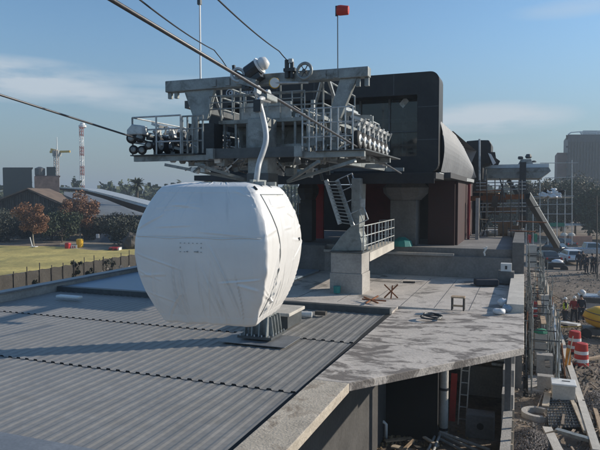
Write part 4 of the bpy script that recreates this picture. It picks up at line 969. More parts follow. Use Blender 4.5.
for k in range(26):
    y=rp_.uniform(28.5,51); x=rp_.uniform(.72,1.9) if rp_.random()<.7 else rp_.uniform(.1,.45); h=rp_.uniform(1.8,3.6); a=Vector((x,y,gh(x,y)-.05)); b_=a+Vector((rp_.gauss(0,.22),rp_.gauss(0,.35),h))
    t=thing('steel_prop','thin steel prop standing among the shoring frames at the deck edge','prop',a,'steel props along the deck edge')
    MB().tube(a,a.lerp(b_,.55),.035,n=7).build('outer_tube',('steel','rust','steel_dark')[k%3],t); MB().tube(a.lerp(b_,.5),b_,.026,n=7).build('inner_tube','steel',t); MB().box(b_,(.16,.16,.02)).build('head_plate','steel_dark',t)
for k in range(16):
    y=24.5+k*1.65; x=rp_.uniform(.75,1.5); l=rp_.uniform(1.2,2.6); z=rp_.choice((.25,.9,1.5,2.1)); a=Vector((x,y,z+gh(x,y))); b_=a+Vector((rp_.gauss(0,.12),l,rp_.gauss(0,.2)))
    tag(MB().bar(a,b_,rp_.uniform(.16,.26),.045).build('scaffold_plank',('wood_pale','wood','wood_dark')[k%3],origin=a),'weathered plank lying across the shoring along the deck edge','plank','planks across the shoring')
# long timbers and rails
def timber(a,c,w_,h_,m,label,z0=.25,z1=.25):
    p=P(*a,Z=z0); q=P(*c,Z=z1); tag(MB().bar(p,q,w_,h_).build('timber',m,origin=p),label,'timber','timbers lying about the trench')
timber((543,272),(559,330),.22,.2,'wood_pale','long pale timber running back from the workers toward the deck wall',1.0,.5)
timber((559,333),(597,452),.26,.16,'concrete_pale','long pale rail reaching the bottom right corner')
timber((551,335),(578,404),.14,.14,'wood_dark','dark timber between the stacked blocks and the orange marker')
timber((590,392),(604,440),.14,.12,'wood','short brown timber at the right edge, lowest on the gravel')
timber((547,428),(560,455),.30,.10,'concrete_pale','pale plank pointing down to the bottom edge under the mesh')
timber((556,430),(590,440),.22,.12,'steel','grey channel lying across the lower edge of the rebar mesh')
timber((572,400),(586,432),.16,.10,'wood_pale','pale lath along the right side of the rebar mesh')
timber((553,340),(571,345),.12,.10,'wood_dark','short dark timber lying in front of the workers')
timber((552,300),(560,372),.12,.12,'steel_light','thin light rail just right of the shoring frames',1.2,.2)
timber((500,455),(513,360),.10,.10,'steel_light','slim light strip along the wall end under the deck corner',.1,.1)
timber((583,360),(604,356),.20,.10,'wood','brown timber behind the nearer drum at the right edge')
timber((560,322),(579,325),.5,.12,'white_paint','short white plank lying at the feet of the workers',.4,.4)
# more small pieces of lumber and bars scattered on the trench floor
r5=random.Random(11)
mb=MB()
for i in range(330):
    x=r5.uniform(.7,3.2) if r5.random()<.7 else r5.uniform(.7,8); y=r5.uniform(20.5,50); z=gh(x,y)+.10+.22*r5.random(); a=r5.gauss(1.5,.32); l=r5.uniform(.2,1.9)
    d=Vector((math.cos(a),math.sin(a),r5.uniform(-.08,.10)))*l/2; c=Vector((x,y,z)); mb.bar(c-d,c+d,r5.uniform(.02,.085),r5.uniform(.02,.05))
stuff(mb.build('lumber_scraps','lumber')); tag(bpy.data.objects['lumber_scraps'],'scattered scraps of lumber over the trench floor','scraps')
# rebar mesh mat
q=[at0(546,404),at0(580,404),at0(592,432),at0(549,432)]
mb=MB()
for k in range(13):
    f=k/12; mb.tube(q[0].lerp(q[1],f)+Vector((0,0,.22)),q[3].lerp(q[2],f)+Vector((0,0,.22)),.018,n=5)
for k in range(11):
    f=k/10; mb.tube(q[0].lerp(q[3],f)+Vector((0,0,.25)),q[1].lerp(q[2],f)+Vector((0,0,.25)),.018,n=5)
tag(mb.build('rebar_mesh','steel_dark',origin=q[0]),'dark rebar mesh lying flat below the white open box','mesh')
mb=MB(); mb.add([p+Vector((0,0,.17)) for p in q],[(3,2,1,0)]); structure(mb.build('ground_dark_patch','asphalt'))  # dark flat sheet with the outline of the mesh above
# concrete well ring
c=at0(538,414,.1); t=thing('well_ring','round pale concrete well ring half buried at the end of the trench','ring',(c.x,c.y,0))
MB().lathe((c.x,c.y,-.42),[(.42,0),(.60,0),(.60,.62),(.42,.62),(.42,0)],28,cap=False).build('ring','concrete',t)
MB().lathe((c.x,c.y,-.1),[(.05,0),(.42,0),(.42,.1)],20).build('inner_earth','earth',t)  # plain earth floor inside the ring
# white open box
p=at0(563,399,.16); t=thing('white_box','white open topped box standing on the footing above the rebar mesh','box',(p.x,p.y,.16))
MB().box(p+Vector((0,0,.32)),(.85,.75,.64)).build('body','concrete_pale',t,bevel=.02); MB().box(p+Vector((0,0,.68)),(.92,.82,.08)).build('lid','white_paint',t,bevel=.02); MB().box(p+Vector((.1,.05,.73)),(.3,.05,.02)).build('slot','flat_black',t)
# orange marker board on a pole
p=at0(568,372); t=thing('marker_board','narrow orange board tied upright to a thin pole','marker',p)
MB().bar(p+Vector((-.05,0,.05)),P(568.5,349,D=(p-CAMP).dot(FW)),.36,.05,up=(1,0,0)).build('board','orange',t) if 0 else None
D_=(p-CAMP).dot(FW); mb=MB(); mb.prism([P(x,y,D=D_) for (x,y) in ((564.5,372),(570.5,372),(571,349),(567,348))],FH*.06); mb.build('board','orange',t)
MB().tube(P(562,392,D=D_-.5),P(573,336,D=D_+.2),.03,n=6).build('pole','wood_pale',t)
# traffic drums
def drum(p,label,h=1.15,r=.36,tilt=0,parts=True):
    t=thing('traffic_drum',label,'drum',p,'red and white drums on the site'); Mx=Matrix.Rotation(tilt,3,'Y')
    ax=Mx@Vector((0,0,1)); 
    MB().lathe(p,[(r,0),(r*.99,.01),(r*.93,h*.34),(r*.92,h*.345),(r*.86,h*.67),(r*.85,h*.675),(r*.80,h*.97),(r*.6,h),(.02,h)],20,ax,cap=False).build('shell','red',t,smooth=False)
    for (f0,f1) in ((.20,.34),(.54,.68)):
        ra=r*(1-.2*f0)+.004; rb=r*(1-.2*f1)+.004; MB().lathe(p,[(ra,h*f0),(rb,h*f1)],20,ax,cap=False).build('band','white_paint',t)
    MB().lathe(p,[(r*1.15,-.02),(r*1.15,.05),(r,.06)],20,ax).build('foot','rubber',t)
    return t
drum(at0(581,366),'nearest red and white drum right of the orange marker')
drum(at0(574.5,352),'red and white drum half hidden behind the nearest one')
p=P(533,317,D=36); drum(p,'small red and white drum by the shoring frames at the deck parapet',.95,.27)
# yellow mixer, grey generator
p=at0(596,338); t=thing('concrete_mixer','yellow rounded mixer drum cut by the right edge of the photo','mixer',p)
c=p+Vector((.25,0,1.0)); MB().lathe(c+Vector((-.1,0,-.35)),[(.3,0),(.72,.15),(.98,.5),(.9,.85),(.45,1.15),(.3,1.2)],20,(.15,0,1)).build('mixing_drum','yellow',t,smooth=True)
MB().ring(c+Vector((-.03,0,.12)),(.15,0,1),.99,.03,28,6).build('drum_band','rust',t); MB().ring(c+Vector((.03,0,.5)),(.15,0,1),.90,.025,28,6).build('drum_band','steel_dark',t)
MB().box(p+Vector((.2,0,.45)),(1.9,1.2,.35)).build('chassis','steel_dark',t)
for dx in (-.6,.9): MB().lathe(p+Vector((dx,-.66,.32)),[(.05,0),(.32,0),(.32,.15),(.05,.15)],16,(0,1,0)).build('wheel','rubber',t)
MB().bar(P(560,327,D=35.4),P(603,326,D=35.4),.05).build('tow_bar','yellow',t)
p=at0(591,314,.15); t=thing('site_generator','grey boxy generator with two round white lamps on top','generator',p)
MB().box(p+Vector((0,0,.85)),(1.7,1.3,1.0)).build('housing','car_silver',t,bevel=.06); MB().box(p+Vector((-.05,-.67,1.05)),(1.2,.04,.35)).build('grille','steel_dark',t); MB().box(p+Vector((0,-.05,.3)),(1.9,1.4,.12)).build('frame','white_paint',t)
for dx in (-.6,.55): MB().lathe(p+Vector((dx,-.3,1.36)),[(.03,0),(.2,.04),(.24,.2),(.1,.34)],12).build('lamp','white_paint',t,smooth=True)
for dx in (-.6,.6): MB().lathe(p+Vector((dx,-.7,.26)),[(.05,0),(.26,0),(.26,.15),(.05,.15)],14,(0,1,0)).build('wheel','rubber',t)
MB().bar(p+Vector((-.9,-.2,.3)),p+Vector((-2.0,-.6,1.1)),.05).build('tow_bar','steel',t)
mb=MB(); mb.tube(P(597.5,300,D=52),P(596.5,196,D=52),.06,n=7); tag(mb.build('timber_pole','wood_dark',origin=P(597,300,D=52)),'thin brown pole standing at the right edge behind the generator','pole')
# black site cart
p=P(556,272,D=58); t=thing('site_cart','small black site cart with a white cowl near the parked cars','cart',p)
MB().box(p+Vector((0,0,.7)),(1.5,.9,.45)).build('tray','machine',t,bevel=.05); MB().lathe(p+Vector((.1,-.1,.95)),[(.55,0),(.5,.18),(.25,.3),(.03,.32)],14).build('cowl','tarp',t,smooth=True)
for dx in (-.6,.7): MB().lathe(p+Vector((dx,-.5,.36)),[(.06,0),(.36,0),(.36,.16),(.06,.16)],14,(0,1,0)).build('wheel','rubber',t)
MB().bar(p+Vector((-.7,0,.6)),p+Vector((-1.5,0,1.0)),.06).build('handle','steel_dark',t)
# rubble: many small stones, one object
mb=MB(); 
def stone(c,s):
    vs=[]; 
    for d in ((1,0,0),(-1,0,0),(0,1,0),(0,-1,0),(0,0,1),(0,0,-1)): vs.append(Vector(c)+Vector(d)*s*r5.uniform(.6,1.25))
    mb.add(vs,[(0,2,4),(2,1,4),(1,3,4),(3,0,4),(2,0,5),(1,2,5),(3,1,5),(0,3,5)])
for i in range(6500):
    y=20.5+40*r5.random()**1.7; x=r5.uniform(-.2,10); stone((x,y,gh(x,y)+.16*noise.noise((x*.9,y*.9,3))+.02),r5.uniform(.02,.09)*(1 if r5.random()<.95 else 1.7))
stuff(tag(mb.build('rubble','rock'),'loose rubble stones strewn over the site earth','rubble'))
mb=MB()
def heap(px,py,h,rx,ry,n,s0,s1):
    c=at0(px,py)
    for i in range(n):
        a=r5.random()*6.283; rr=math.sqrt(r5.random()); z=h*(1-rr)**.9; stone((c.x+rx*rr*math.cos(a),c.y+ry*rr*math.sin(a),z+.02),r5.uniform(s0,s1))
heap(530,446,.55,.95,1.3,2600,.02,.055); heap(597,408,.5,.8,2.2,1800,.02,.06); heap(590,300,.3,2.2,2.5,900,.03,.09); heap(560,292,.5,2.6,3.5,1400,.04,.12)
stuff(tag(mb.build('gravel_heaps','gravel'),'brown gravel heaps beside the well ring and the rails','gravel'))
heap_o=MB()
mb=heap_o
c=at0(405,436)
for i in range(500): stone((c.x+r5.gauss(0,.9),c.y+r5.gauss(0,.9),.03),r5.uniform(.02,.07))
stuff(tag(mb.build('floor_rubble','straw'),'straw coloured rubble and chips on the floor under the deck','rubble'))

# ------------------------------------------------------------------ people
def skinmesh(name,m,verts,edges,radii,parent,root=0,lev=1,origin=None):
    me=bpy.data.meshes.new(name); me.from_pydata(verts,edges,[]); o=bpy.data.objects.new(name,me); COL.objects.link(o)
    me.materials.append(M[m])
    sk=o.modifiers.new('skin','SKIN'); sk.use_smooth_shade=True
    sv=me.skin_vertices[0].data
    for i,r_ in enumerate(radii): sv[i].radius=(r_,r_) if not isinstance(r_,tuple) else r_
    for i in range(len(verts)): sv[i].use_root=(i==root)
    su=o.modifiers.new('sub','SUBSURF'); su.levels=lev; su.render_levels=lev
    o.parent=parent; ORG[o]=ORG[parent]; return o
def person(loc,rz,label,jacket,trousers,hat=None,vest=None,arm=0,h=1.74,stance=.1,group=None):
    t=thing('person',label,'person',loc,group); t.rotation_euler.z=rz; t.scale=(h/1.74,)*3
    V=[(0,0,.95),(0,0,1.13),(0,.0,1.36),(0,.01,1.49),(0,.03,1.60),(0,.02,1.70)]; E=[(0,1),(1,2),(2,3),(3,4),(4,5)]; Rr=[(.135,.11),(.125,.10),(.155,.11),.05,.075,.062]
    def ad(p,r_,par): V.append(p); Rr.append(r_); E.append((par,len(V)-1)); return len(V)-1
    nose=ad((0,.115,1.60),.014,4)
    wr=[]; sl=[]; lg=[]
    for s in (-1,1):
        hip=ad((s*.095,0,.86),.09,0); kn=ad((s*(.1+stance*.3),.03+.04*s*stance*4,.48),.058,hip); an=ad((s*(.1+stance*.5),-.0+.06*s*stance*4,.09),.042,kn); toe=ad((s*(.11+stance*.5),.15+.06*s*stance*4,.035),.036,an); lg.append((hip,kn,an))
        sh=ad((s*.185,0,1.41),.062,2)
        if arm==0: e,w_,pm=(s*.235,-.02,1.13),(s*.24,.07,.90),(s*.24,.10,.82)
        elif arm==1: e,w_,pm=(s*.235,.06,1.15),(s*.14,.28,1.10),(s*.11,.35,1.11)
        else: e,w_,pm=((s*.33,.03,1.22),(s*.52,.10,1.14),(s*.59,.12,1.13)) if s==-1 else ((s*.235,-.02,1.13),(s*.24,.07,.90),(s*.24,.10,.82))
        el=ad(e,.046,sh); wi=ad(w_,.031,el); pa=ad(pm,(.036,.020),wi); wr.append((sh,el,wi))
        d=(Vector(pm)-Vector(w_)).normalized(); side=Vector((0,1,0)) if arm==0 else Vector((0,0,1))
        for k,(o_,l_) in enumerate(((-.027,.062),(-.009,.075),(.009,.07),(.027,.055))):
            b_=Vector(pm)+d*.025+side*o_; k1=ad(tuple(b_),.0085,pa); k2=ad(tuple(b_+d*l_*.6+Vector((-s*.008,0,0))),.008,k1); ad(tuple(b_+d*l_+Vector((-s*.022,0,0))),.007,k2)
        th=Vector(pm)+side*.038; k1=ad(tuple(th-d*.01),.009,pa); ad(tuple(th+side*.02+d*.03),.008,k1)
    body=skinmesh('body','skin',V,E,Rr,t)
    # jacket
    jv=[(0,0,.86),(0,0,1.13),(0,0,1.37),(0,.005,1.465)]; je=[(0,1),(1,2),(2,3)]; jr=[(.165,.135),(.155,.13),(.18,.135),.075]
    for (sh,el,wi) in wr:
        jv+=[V[sh],V[el],tuple(Vector(V[el]).lerp(Vector(V[wi]),.92))]; k=len(jv)-3; je+=[(2,k),(k,k+1),(k+1,k+2)]; jr+=[.08,.062,.046]
    skinmesh('jacket',jacket,jv,je,jr,t)
    tv=[(0,0,.93)]; te=[]; tr=[(.15,.125)]
    for (hip,kn,an) in lg:
        tv+=[V[hip],V[kn],(V[an][0],V[an][1],.10)]; k=len(tv)-3; te+=[(0,k),(k,k+1),(k+1,k+2)]; tr+=[.105,.075,.062]
    skinmesh('trousers',trousers,tv,te,tr,t)
    def loc_mb(): return MB()
    o0=Vector(loc)
    for (hip,kn,an) in lg:
        p=Vector(V[an]); mb=MB(); mb.box(o0+Vector((p.x,p.y+.05,.045)),(.10,.29,.09)); mb.build('boot','rubber',t,bevel=.03)
    if vest:
        vv=[(0,0,.98),(0,0,1.15),(0,0,1.37),(0,0,1.44)]; skinmesh('vest',vest,vv,[(0,1),(1,2),(2,3)],[(.20,.17),(.195,.165),(.22,.175),(.13,.11)],t)
    if hat:
        hp=MB().lathe(o0+Vector((0,.02,1.655)),[(.115,0),(.112,.05),(.085,.105),(.03,.13)],16).build('helmet',hat,t,smooth=True); MB().lathe(o0+Vector((0,.05,1.652)),[(.03,0),(.145,0),(.145,.012),(.03,.012)],16).build('brim',hat,hp)
    else:
        MB().lathe(o0+Vector((0,-.012,1.60)),[(.082,0),(.094,.06),(.08,.125),(.03,.155)],14).build('hair','hair',t,smooth=True)
    mb=MB()
    for s in (-1,1): mb.box(o0+Vector((s*.03,.098,1.625)),(.02,.012,.010))
    mb.build('eyes','hair',t)
    return t
p=P(565,325.5,Z=.12); person(tuple(p),R(100),'worker in a yellow green vest and white helmet reaching out with one arm','navy','denim','white_paint','hiviz',2,1.78)
p=P(574,324,Z=.12); person(tuple(p),R(165),'worker in a red jacket and white helmet standing before the yellow mixer','maroon','navy','white_paint',None,1,1.78)
p=P(581,322,Z=.3); person(tuple(p),R(180),'person in plain dark work clothes just right of the worker in red','navy','navy',None,None,0,1.72)
for i,(x,y,rz,lab,a) in enumerate(((578.5,270.5,10,'person in dark clothes at the left end of the group by the white hatchback',0),(582.5,270,200,'person in dark clothes second from the left in the group, back to the road',0),(586.5,274,120,'person in dark clothes standing nearest in the middle of the group',0),(592,273.5,-60,'person in dark clothes second from the right in the group',1),(596.5,274,40,'person in dark clothes at the right end of the group',0))):
    p=P(x,y,Z=1.2); person(tuple(p),R(rz),lab,('navy','black_cloth','navy','machine','navy')[i],'navy',None,None,a,1.86-.03*(i%3),.08,'people gathered by the parked cars')

# ------------------------------------------------------------------ cars
def car(loc,rz,label,paint,kind='hatch',group='cars parked on the dirt'):
    t=thing('parked_car',label,'car',(0,0,0),group); ORG[t]=Vector((0,0,0))
    Lh=2.05 if kind!='pickup' else 2.6; W=.86
    if kind=='hatch': side=[(-Lh,.35),(-Lh,.78),(-Lh+.1,.95),(-Lh+.25,1.0),(1.0,.98),(Lh-.15,.80),(Lh,.62),(Lh,.32)]; cabn=[(-Lh+.12,.99),(-Lh+.5,1.46),(.2,1.47),(1.02,.97)]
    elif kind=='pickup': side=[(-Lh,.5),(-Lh,1.08),(.9,1.08),(1.3,1.08),(Lh-.1,1.0),(Lh,.75),(Lh,.42)]; cabn=[(-.75,1.075),(-.55,1.72),(.65,1.72),(1.35,1.075)]
    else: side=[(-Lh,.38),(-Lh,.85),(-Lh+.15,.95),(1.0,.95),(Lh-.1,.78),(Lh,.6),(Lh,.34)]; cabn=[(-1.5,.94),(-.95,1.42),(.25,1.43),(1.05,.94)]
    body=MB().prism([(-W,y,z) for y,z in side],(2*W,0,0)).build('body',paint,t,bevel=.07)
    mb=MB(); k=len(cabn); Wt=.66; wid=[W-.06,Wt,Wt,W-.06]
    mb.add([(-wid[i],y,z) for i,(y,z) in enumerate(cabn)]+[(wid[i],y,z) for i,(y,z) in enumerate(cabn)],[[0,1,2,3][::-1],[4,5,6,7]]+[[i,(i+1)%4,4+(i+1)%4,4+i] for i in range(4)])
    cabo=mb.build('cabin',paint,t,bevel=.04)
    def pane(pts,name='window'):
        mb=MB(); mb.add(pts,[list(range(len(pts)))]); mb.build(name,'glass',cabo)
    y0,z0=cabn[0]; y1,z1=cabn[1]; y2,z2=cabn[2]; y3,z3=cabn[3]
    def mixp(a,b_,f): return a+(b_-a)*f
    for s in (-1,1):
        e=.012*s
        pane([(s*mixp(W-.06,Wt,.15)+e,mixp(y0,y1,.15)+.16,mixp(z0,z1,.15)),(s*mixp(W-.06,Wt,.88)+e,mixp(y0,y1,.88)+.10,mixp(z0,z1,.88)),(s*mixp(W-.06,Wt,.88)+e,mixp(y3,y2,.88)-.06,mixp(z3,z2,.88)),(s*mixp(W-.06,Wt,.15)+e,mixp(y3,y2,.15)-.2,mixp(z3,z2,.15))])
    for (ya,za,yb,zb,sg) in ((y0,z0,y1,z1,-1),(y3,z3,y2,z2,1)):
        pane([(x*(mixp(W-.06,Wt,f)-.09),mixp(ya,yb,f)+sg*.015,mixp(za,zb,f)+.012) for (x,f) in ((-1,.12),(1,.12),(1,.88),(-1,.88))],'windscreen' if sg>0 else 'rear_window')
    for y in (-Lh*.62,Lh*.62):
        for s in (-1,1):
            ty=MB().lathe((s*(W-.14),y,.33),[(.1,0),(.30,0),(.33,.03),(.33,.17),(.30,.2),(.1,.2)],18,(s,0,0)).build('wheel','rubber',t); MB().lathe((s*(W-.14),y,.33),[(.03,.195),(.19,.205),(.19,.1)],12,(s,0,0)).build('rim','steel_light',ty)
    for s in (-1,1):
        MB().box((s*(W-.14),-Lh-.005,.82 if kind!='pickup' else .9),(.18,.05,.2)).build('tail_lamp','tail',t); MB().box((s*(W-.2),Lh-.01,.66 if kind!='pickup' else .85),(.28,.06,.14)).build('headlamp','lamp_glass',t)
    MB().box((0,-Lh-.01,.45),(1.66,.08,.16)).build('bumper','machine',t); MB().box((0,Lh+.0,.42),(1.66,.08,.16)).build('bumper','machine',t)
    t.location=loc; t.rotation_euler.z=rz
    return t
def cpos(x,y,D): p=P(x,y,D=D); p.z=1.2; return p
car(cpos(570.5,264,63),R(12),'pale hatchback seen from behind beside the dark clothed group','car_white')
car(cpos(590,259,69),R(-78),'silver pickup standing side on behind the group of people','car_silver','pickup')
car(cpos(553,253,72),R(60),'dark saloon just right of the grey chute foot','car_dark','sedan')
car(cpos(561,246,80),R(40),'dark saloon farther back before the red brick wall','car_dark','sedan')
car(cpos(546,263,62),R(20),'dark saloon nearest to the deck wall, partly behind shoring','car_dark','sedan')

# ------------------------------------------------------------------ trees
def tree(name,label,cat,base,h,rx,rz_,leafm,n,ls,seed,trunk=.12,barkm='bark',crown0=.35,group=None,clumps=16,lean=0,origin_drop=0):
    q=random.Random(seed); base=Vector(base); t=thing(name,label,cat,base,group)
    top=base+Vector((lean,0,h*.8)); cc=base+Vector((lean*.7,0,h*(crown0+1)/2)); hz=h*(1-crown0)/2
    mb=MB(); fork=base+Vector((lean*.3,0,h*crown0)); mb.path([base,base.lerp(fork,.5)+Vector((q.uniform(-.05,.05)*h*.2,0,0)),fork,top],[trunk,trunk*.8,trunk*.65,trunk*.15],7)
    cl=[]
    for i in range(clumps):
        while True:
            d=Vector((q.uniform(-1,1),q.uniform(-1,1),q.uniform(-1,1)))
            if .25<d.length<1: break
        c=cc+Vector((d.x*rx,d.y*rx,d.z*hz)); cl.append((c,q.uniform(.28,.5)*rx*rz_))
        mb.path([fork.lerp(top,q.uniform(0,.6)),fork.lerp(c,.55)+Vector((0,0,.05*h)),c],[trunk*.4,trunk*.25,trunk*.06],5)
    mb.build('trunk',barkm,t)
    mb=MB()
    for i in range(n):
        c,cr_=cl[int(q.random()*len(cl))]
        d=Vector((q.gauss(0,1),q.gauss(0,1),q.gauss(0,.8))); d=d.normalized()*cr_*(q.random()**.45)
        p=c+d; s=ls*q.uniform(.6,1.4); a=Vector((q.gauss(0,1),q.gauss(0,1),q.gauss(0,1))).normalized(); b_=a.orthogonal().normalized(); b_=(Matrix.Rotation(q.uniform(0,6.28),3,a)@b_); e=a.cross(b_)
        mb.add([p-b_*s,p+e*s*.55,p+b_*s,p-e*s*.55],[(0,1,2,3)])
    mb.build('crown',leafm,t); return t
tree('autumn_tree','brown leaved autumn tree with pale forked trunk, the smaller one at left','tree',P(34,247,Z=1.1),6.0,2.2,1,'leaf_brown',5000,.13,1,.12,'bark_pale',.34,'brown autumn trees by the lawn',14,-.6)
tree('autumn_tree','large brown leaved autumn tree in the middle above the yellow bin','tree',P(80,241,Z=1.1),7.6,2.7,1,'leaf_brown',8000,.14,2,.16,'bark_pale',.27,'brown autumn trees by the lawn',20)
spec=[(8,240,92,4.2,3.4,'leaf_dark'),(22,238,98,4.8,3.2,'leaf_dark'),(52,240,95,5.6,3.4,'leaf_dark'),(62,241,90,4.6,3.0,'leaf_green'),(99,240,98,3.4,3.2,'leaf_olive'),(113,241,104,4.0,3.4,'leaf_olive'),(127,246,86,3.6,3.0,'leaf_dark'),(140,247,84,3.4,3.0,'leaf_dark'),(-6,242,92,5,3.5,'leaf_dark'),(70,238,110,5.4,3.2,'leaf_olive')]
labs=['low dark shrub at the far left edge under the barn','dark shrub under the barn gable, left of the small autumn tree','dark round shrub between the two autumn trees','green shrub touching the left side of the large autumn tree','olive shrub right of the large autumn tree','taller olive shrub behind the dark tent','dark shrub beside the cabin, left one of two','dark shrub partly hidden by the wrapped cabin','dark shrub cut by the left edge','olive shrub behind the large autumn tree']
for i,(x,y,D,h,r_,m) in enumerate(spec):
    p=P(x,y,D=D); p.z=1.1; tree('shrub',labs[i],'shrub',p,h,r_,1,m,4200,.16,20+i,.14,'bark',.12,'shrubs beyond the lawn',14)
# right: trees beyond the car park
spec=[(533,238,98,9,4.2,'leaf_olive'),(548,238,110,10.2,5.0,'leaf_green'),(561,236,118,9.5,4.8,'leaf_olive'),(575,238,106,9.3,4.8,'leaf_green'),(589,238,100,9.0,4.6,'leaf_olive'),(602,240,95,8.6,4.6,'leaf_green'),(512,236,115,7.5,3.8,'leaf_olive'),(492,236,110,8,4,'leaf_green'),(583,236,135,11,6,'leaf_olive'),(618,240,95,9,5,'leaf_olive')]
labs=['olive tree just right of the dark footbridge post','tall green tree behind the scaffold boards','olive tree in front of the left foot of the tower block','green tree before the middle of the tower block','olive tree behind the silver pickup','green tree cut by the right edge','low olive tree seen under the footbridge roof','low green tree seen left of the white post','tall hazy olive tree at the foot of the tower block','olive tree outside the right edge, its branches reaching in']
for i,(x,y,D,h,r_,m) in enumerate(spec):
    p=P(x,y,D=D); p.z=1.1; tree('broadleaf_tree',labs[i],'tree',p,h,r_,1,m,8000,.21,50+i,.25,'bark',.18,'trees beyond the parked cars',22)
# palm
p=P(137,205,D=125); p.z=1.0; t=thing('palm_tree','dark palm tree with a round fan crown behind the wing roof','palm',p); tp=P(137,184,D=125)
MB().path([p,p.lerp(tp,.5),tp],[.42,.32,.30],9).build('trunk','bark',t)
mb=MB(); q=random.Random(5)
for i in range(70):
    a=q.uniform(0,6.283); el=q.uniform(-.7,1.35); d=Vector((math.cos(a)*math.cos(el),math.sin(a)*math.cos(el),math.sin(el))); l=q.uniform(1.6,2.4); s_=d.cross(Vector((0,0,1))).normalized()
    for k in range(4):
        u0,u1=k/4,(k+1)/4
        for f in (-1,1):
            m0=tp+d*l*u0-Vector((0,0,.55*u0*u0*l*.5)); m1=tp+d*l*u1-Vector((0,0,.55*u1*u1*l*.5)); wd=.22*math.sin(math.pi*min(.97,u1))
            mb.add([m0,m1,m1+s_*f*wd-Vector((0,0,.12)),m0+s_*f*.22*math.sin(math.pi*u0)-Vector((0,0,.12))],[(0,1,2,3)])
mb.build('crown','palm_leaf',t)
# far wood along the horizon
mb=MB(); q=random.Random(9)
for i in range(30000):
    x=q.uniform(-260,820); D=q.uniform(190,300); c=P(x,195,D=D); hh=10.5+5.5*noise.noise((x*.06,2,0))+3.5*noise.noise((x*.22,7,0))
    c.z=q.random()**.8*hh+1; s=q.uniform(.4,1.1); a=Vector((q.gauss(0,1),q.gauss(0,1),q.gauss(0,1))).normalized(); b_=a.orthogonal().normalized(); e=a.cross(b_); mb.add([c-b_*s,c+e*s,c+b_*s,c-e*s],[(0,1,2,3)])
stuff(tag(mb.build('far_wood','leaf_green'),'hazy far band of trees along the horizon','trees'))

# ------------------------------------------------------------------ left background
t=thing('barn','old open barn with vertical planks in the gable and a pale brown roof','barn',P(28,245,D=102))
D=100
q=[P(x,y,D=D) for (x,y) in ((-22,209),(27,190),(61,205),(61,213),(-22,213))]; MB().prism(q,FH*.25).build('gable_backing','wood_dark',t)
mb=MB(); r6=random.Random(4); x=-20
while x<60:
    w_=r6.uniform(1.3,2.2); ytop=190+ (27-x)*.39 if x<27 else 190+(x-27)*.44
    if r6.random()<.8: mb.prism([P(x,213,D=D-.3),P(x+w_,213,D=D-.3),P(x+w_,ytop+1.2,D=D-.3),P(x,ytop+1.2,D=D-.3)],FH*.12)
    x+=w_+.35
mb.build('gable_planks','wood_dark',t)
for (a,c) in (((27,188),(64,204)),((27,188),(-25,208))):
    p,q_=P(*a,D=D-1),P(*c,D=D-1); MB().prism([p,q_,q_-Vector((0,0,.25)),p-Vector((0,0,.25))],FH*9).build('roof_slope','barn_roof',t)
for x in (2,22,42,60): mb=MB(); vbox(mb,x-.6,x+.6,212,246,D,.3); mb.build('post','wood_dark',t)
mb=MB(); vbox(mb,-20,61,211.5,213.5,D-.4,.3); mb.build('tie_beam','wood_pale',t)
mb=MB(); vbox(mb,-22,62,213,245,D+8,.3); mb.build('back_wall','black_cloth',t)
mb=MB(); vbox(mb,33,44,215,219,D-.6,.2); vbox(mb,4,16,232,234,D-.6,.2); mb.build('pale_board','concrete',t)
t=thing('brick_tower_house','brown brick block with two narrow dark windows behind the barn','building',P(48,205,D=135))
mb=MB(); vbox(mb,35,60,176.5,212,135,8,RAY(48)); mb.build('wall','brick',t); mb=MB(); vbox(mb,47.5,50.5,178,187,134.9,.06); vbox(mb,37,39,183,190,134.9,.06); mb.build('window','flat_black',t)
mb=MB(); vbox(mb,34.7,60.3,175.6,176.5,134.8,8.4,RAY(48)); mb.build('coping','brick_dark',t)
tg=thing('green_block','dark green flat topped block left of the brick block','building',P(18,200,D=150)); mb=MB(); vbox(mb,3.5,32.6,168,205,150,10,RAY(18)); mb.build('wall','green_box',tg); mb=MB(); vbox(mb,3,33,167.4,168.2,149.8,10.4,RAY(18)); mb.build('roof_edge','steel_dark',tg)
tg=thing('water_tank_house','dark small rooftop house with a tank between the green block and the lattice tower','building',P(45,180,D=150)); mb=MB(); vbox(mb,47,56,167,190,150,5,RAY(51)); mb.build('wall','green_box',tg); mb=MB(); mb.lathe(P(40,176,D=150),[(1.0,0),(1.2,.3),(1.2,1.9),(.3,2.3)],14); mb.build('tank','steel_dark',tg)
# lattice crane and mobile mast
def lattice(t,x,y0,y1,D,wm,bands,r=.12,ma='mast_red',mb_='white_paint'):
    a=P(x,y1,D=D); c=P(x,y0,D=D); H=c.z-a.z; n_=bands
    for k in range(n_):
        mb=MB(); z0=a.z+H*k/n_; z1=a.z+H*(k+1)/n_
        for dx in (-wm/2,wm/2):
            for dy in (-wm/2,wm/2): mb.tube((a.x+dx,a.y+dy,z0),(a.x+dx,a.y+dy,z1),r,n=5)
        ns=3
        for j in range(ns):
            za=z0+(z1-z0)*j/ns; zb=z0+(z1-z0)*(j+1)/ns; s=1 if j%2 else -1
            for dy in (-wm/2,wm/2): mb.tube((a.x-s*wm/2,a.y+dy,za),(a.x+s*wm/2,a.y+dy,zb),r*.7,n=4)
            for dx in (-wm/2,wm/2): mb.tube((a.x+dx,a.y-s*wm/2,za),(a.x+dx,a.y+s*wm/2,zb),r*.7,n=4)
        mb.build('mast_section',ma if k%2==0 else mb_,t)
    return c
mat('mast_red', (0.30, 0.11, 0.09), 0.7)
mat('mast_pale', (0.42, 0.36, 0.32), 0.7)
t=thing('radio_mast','tall red and white lattice radio mast with a round head platform','mast',P(82.5,195,D=240))
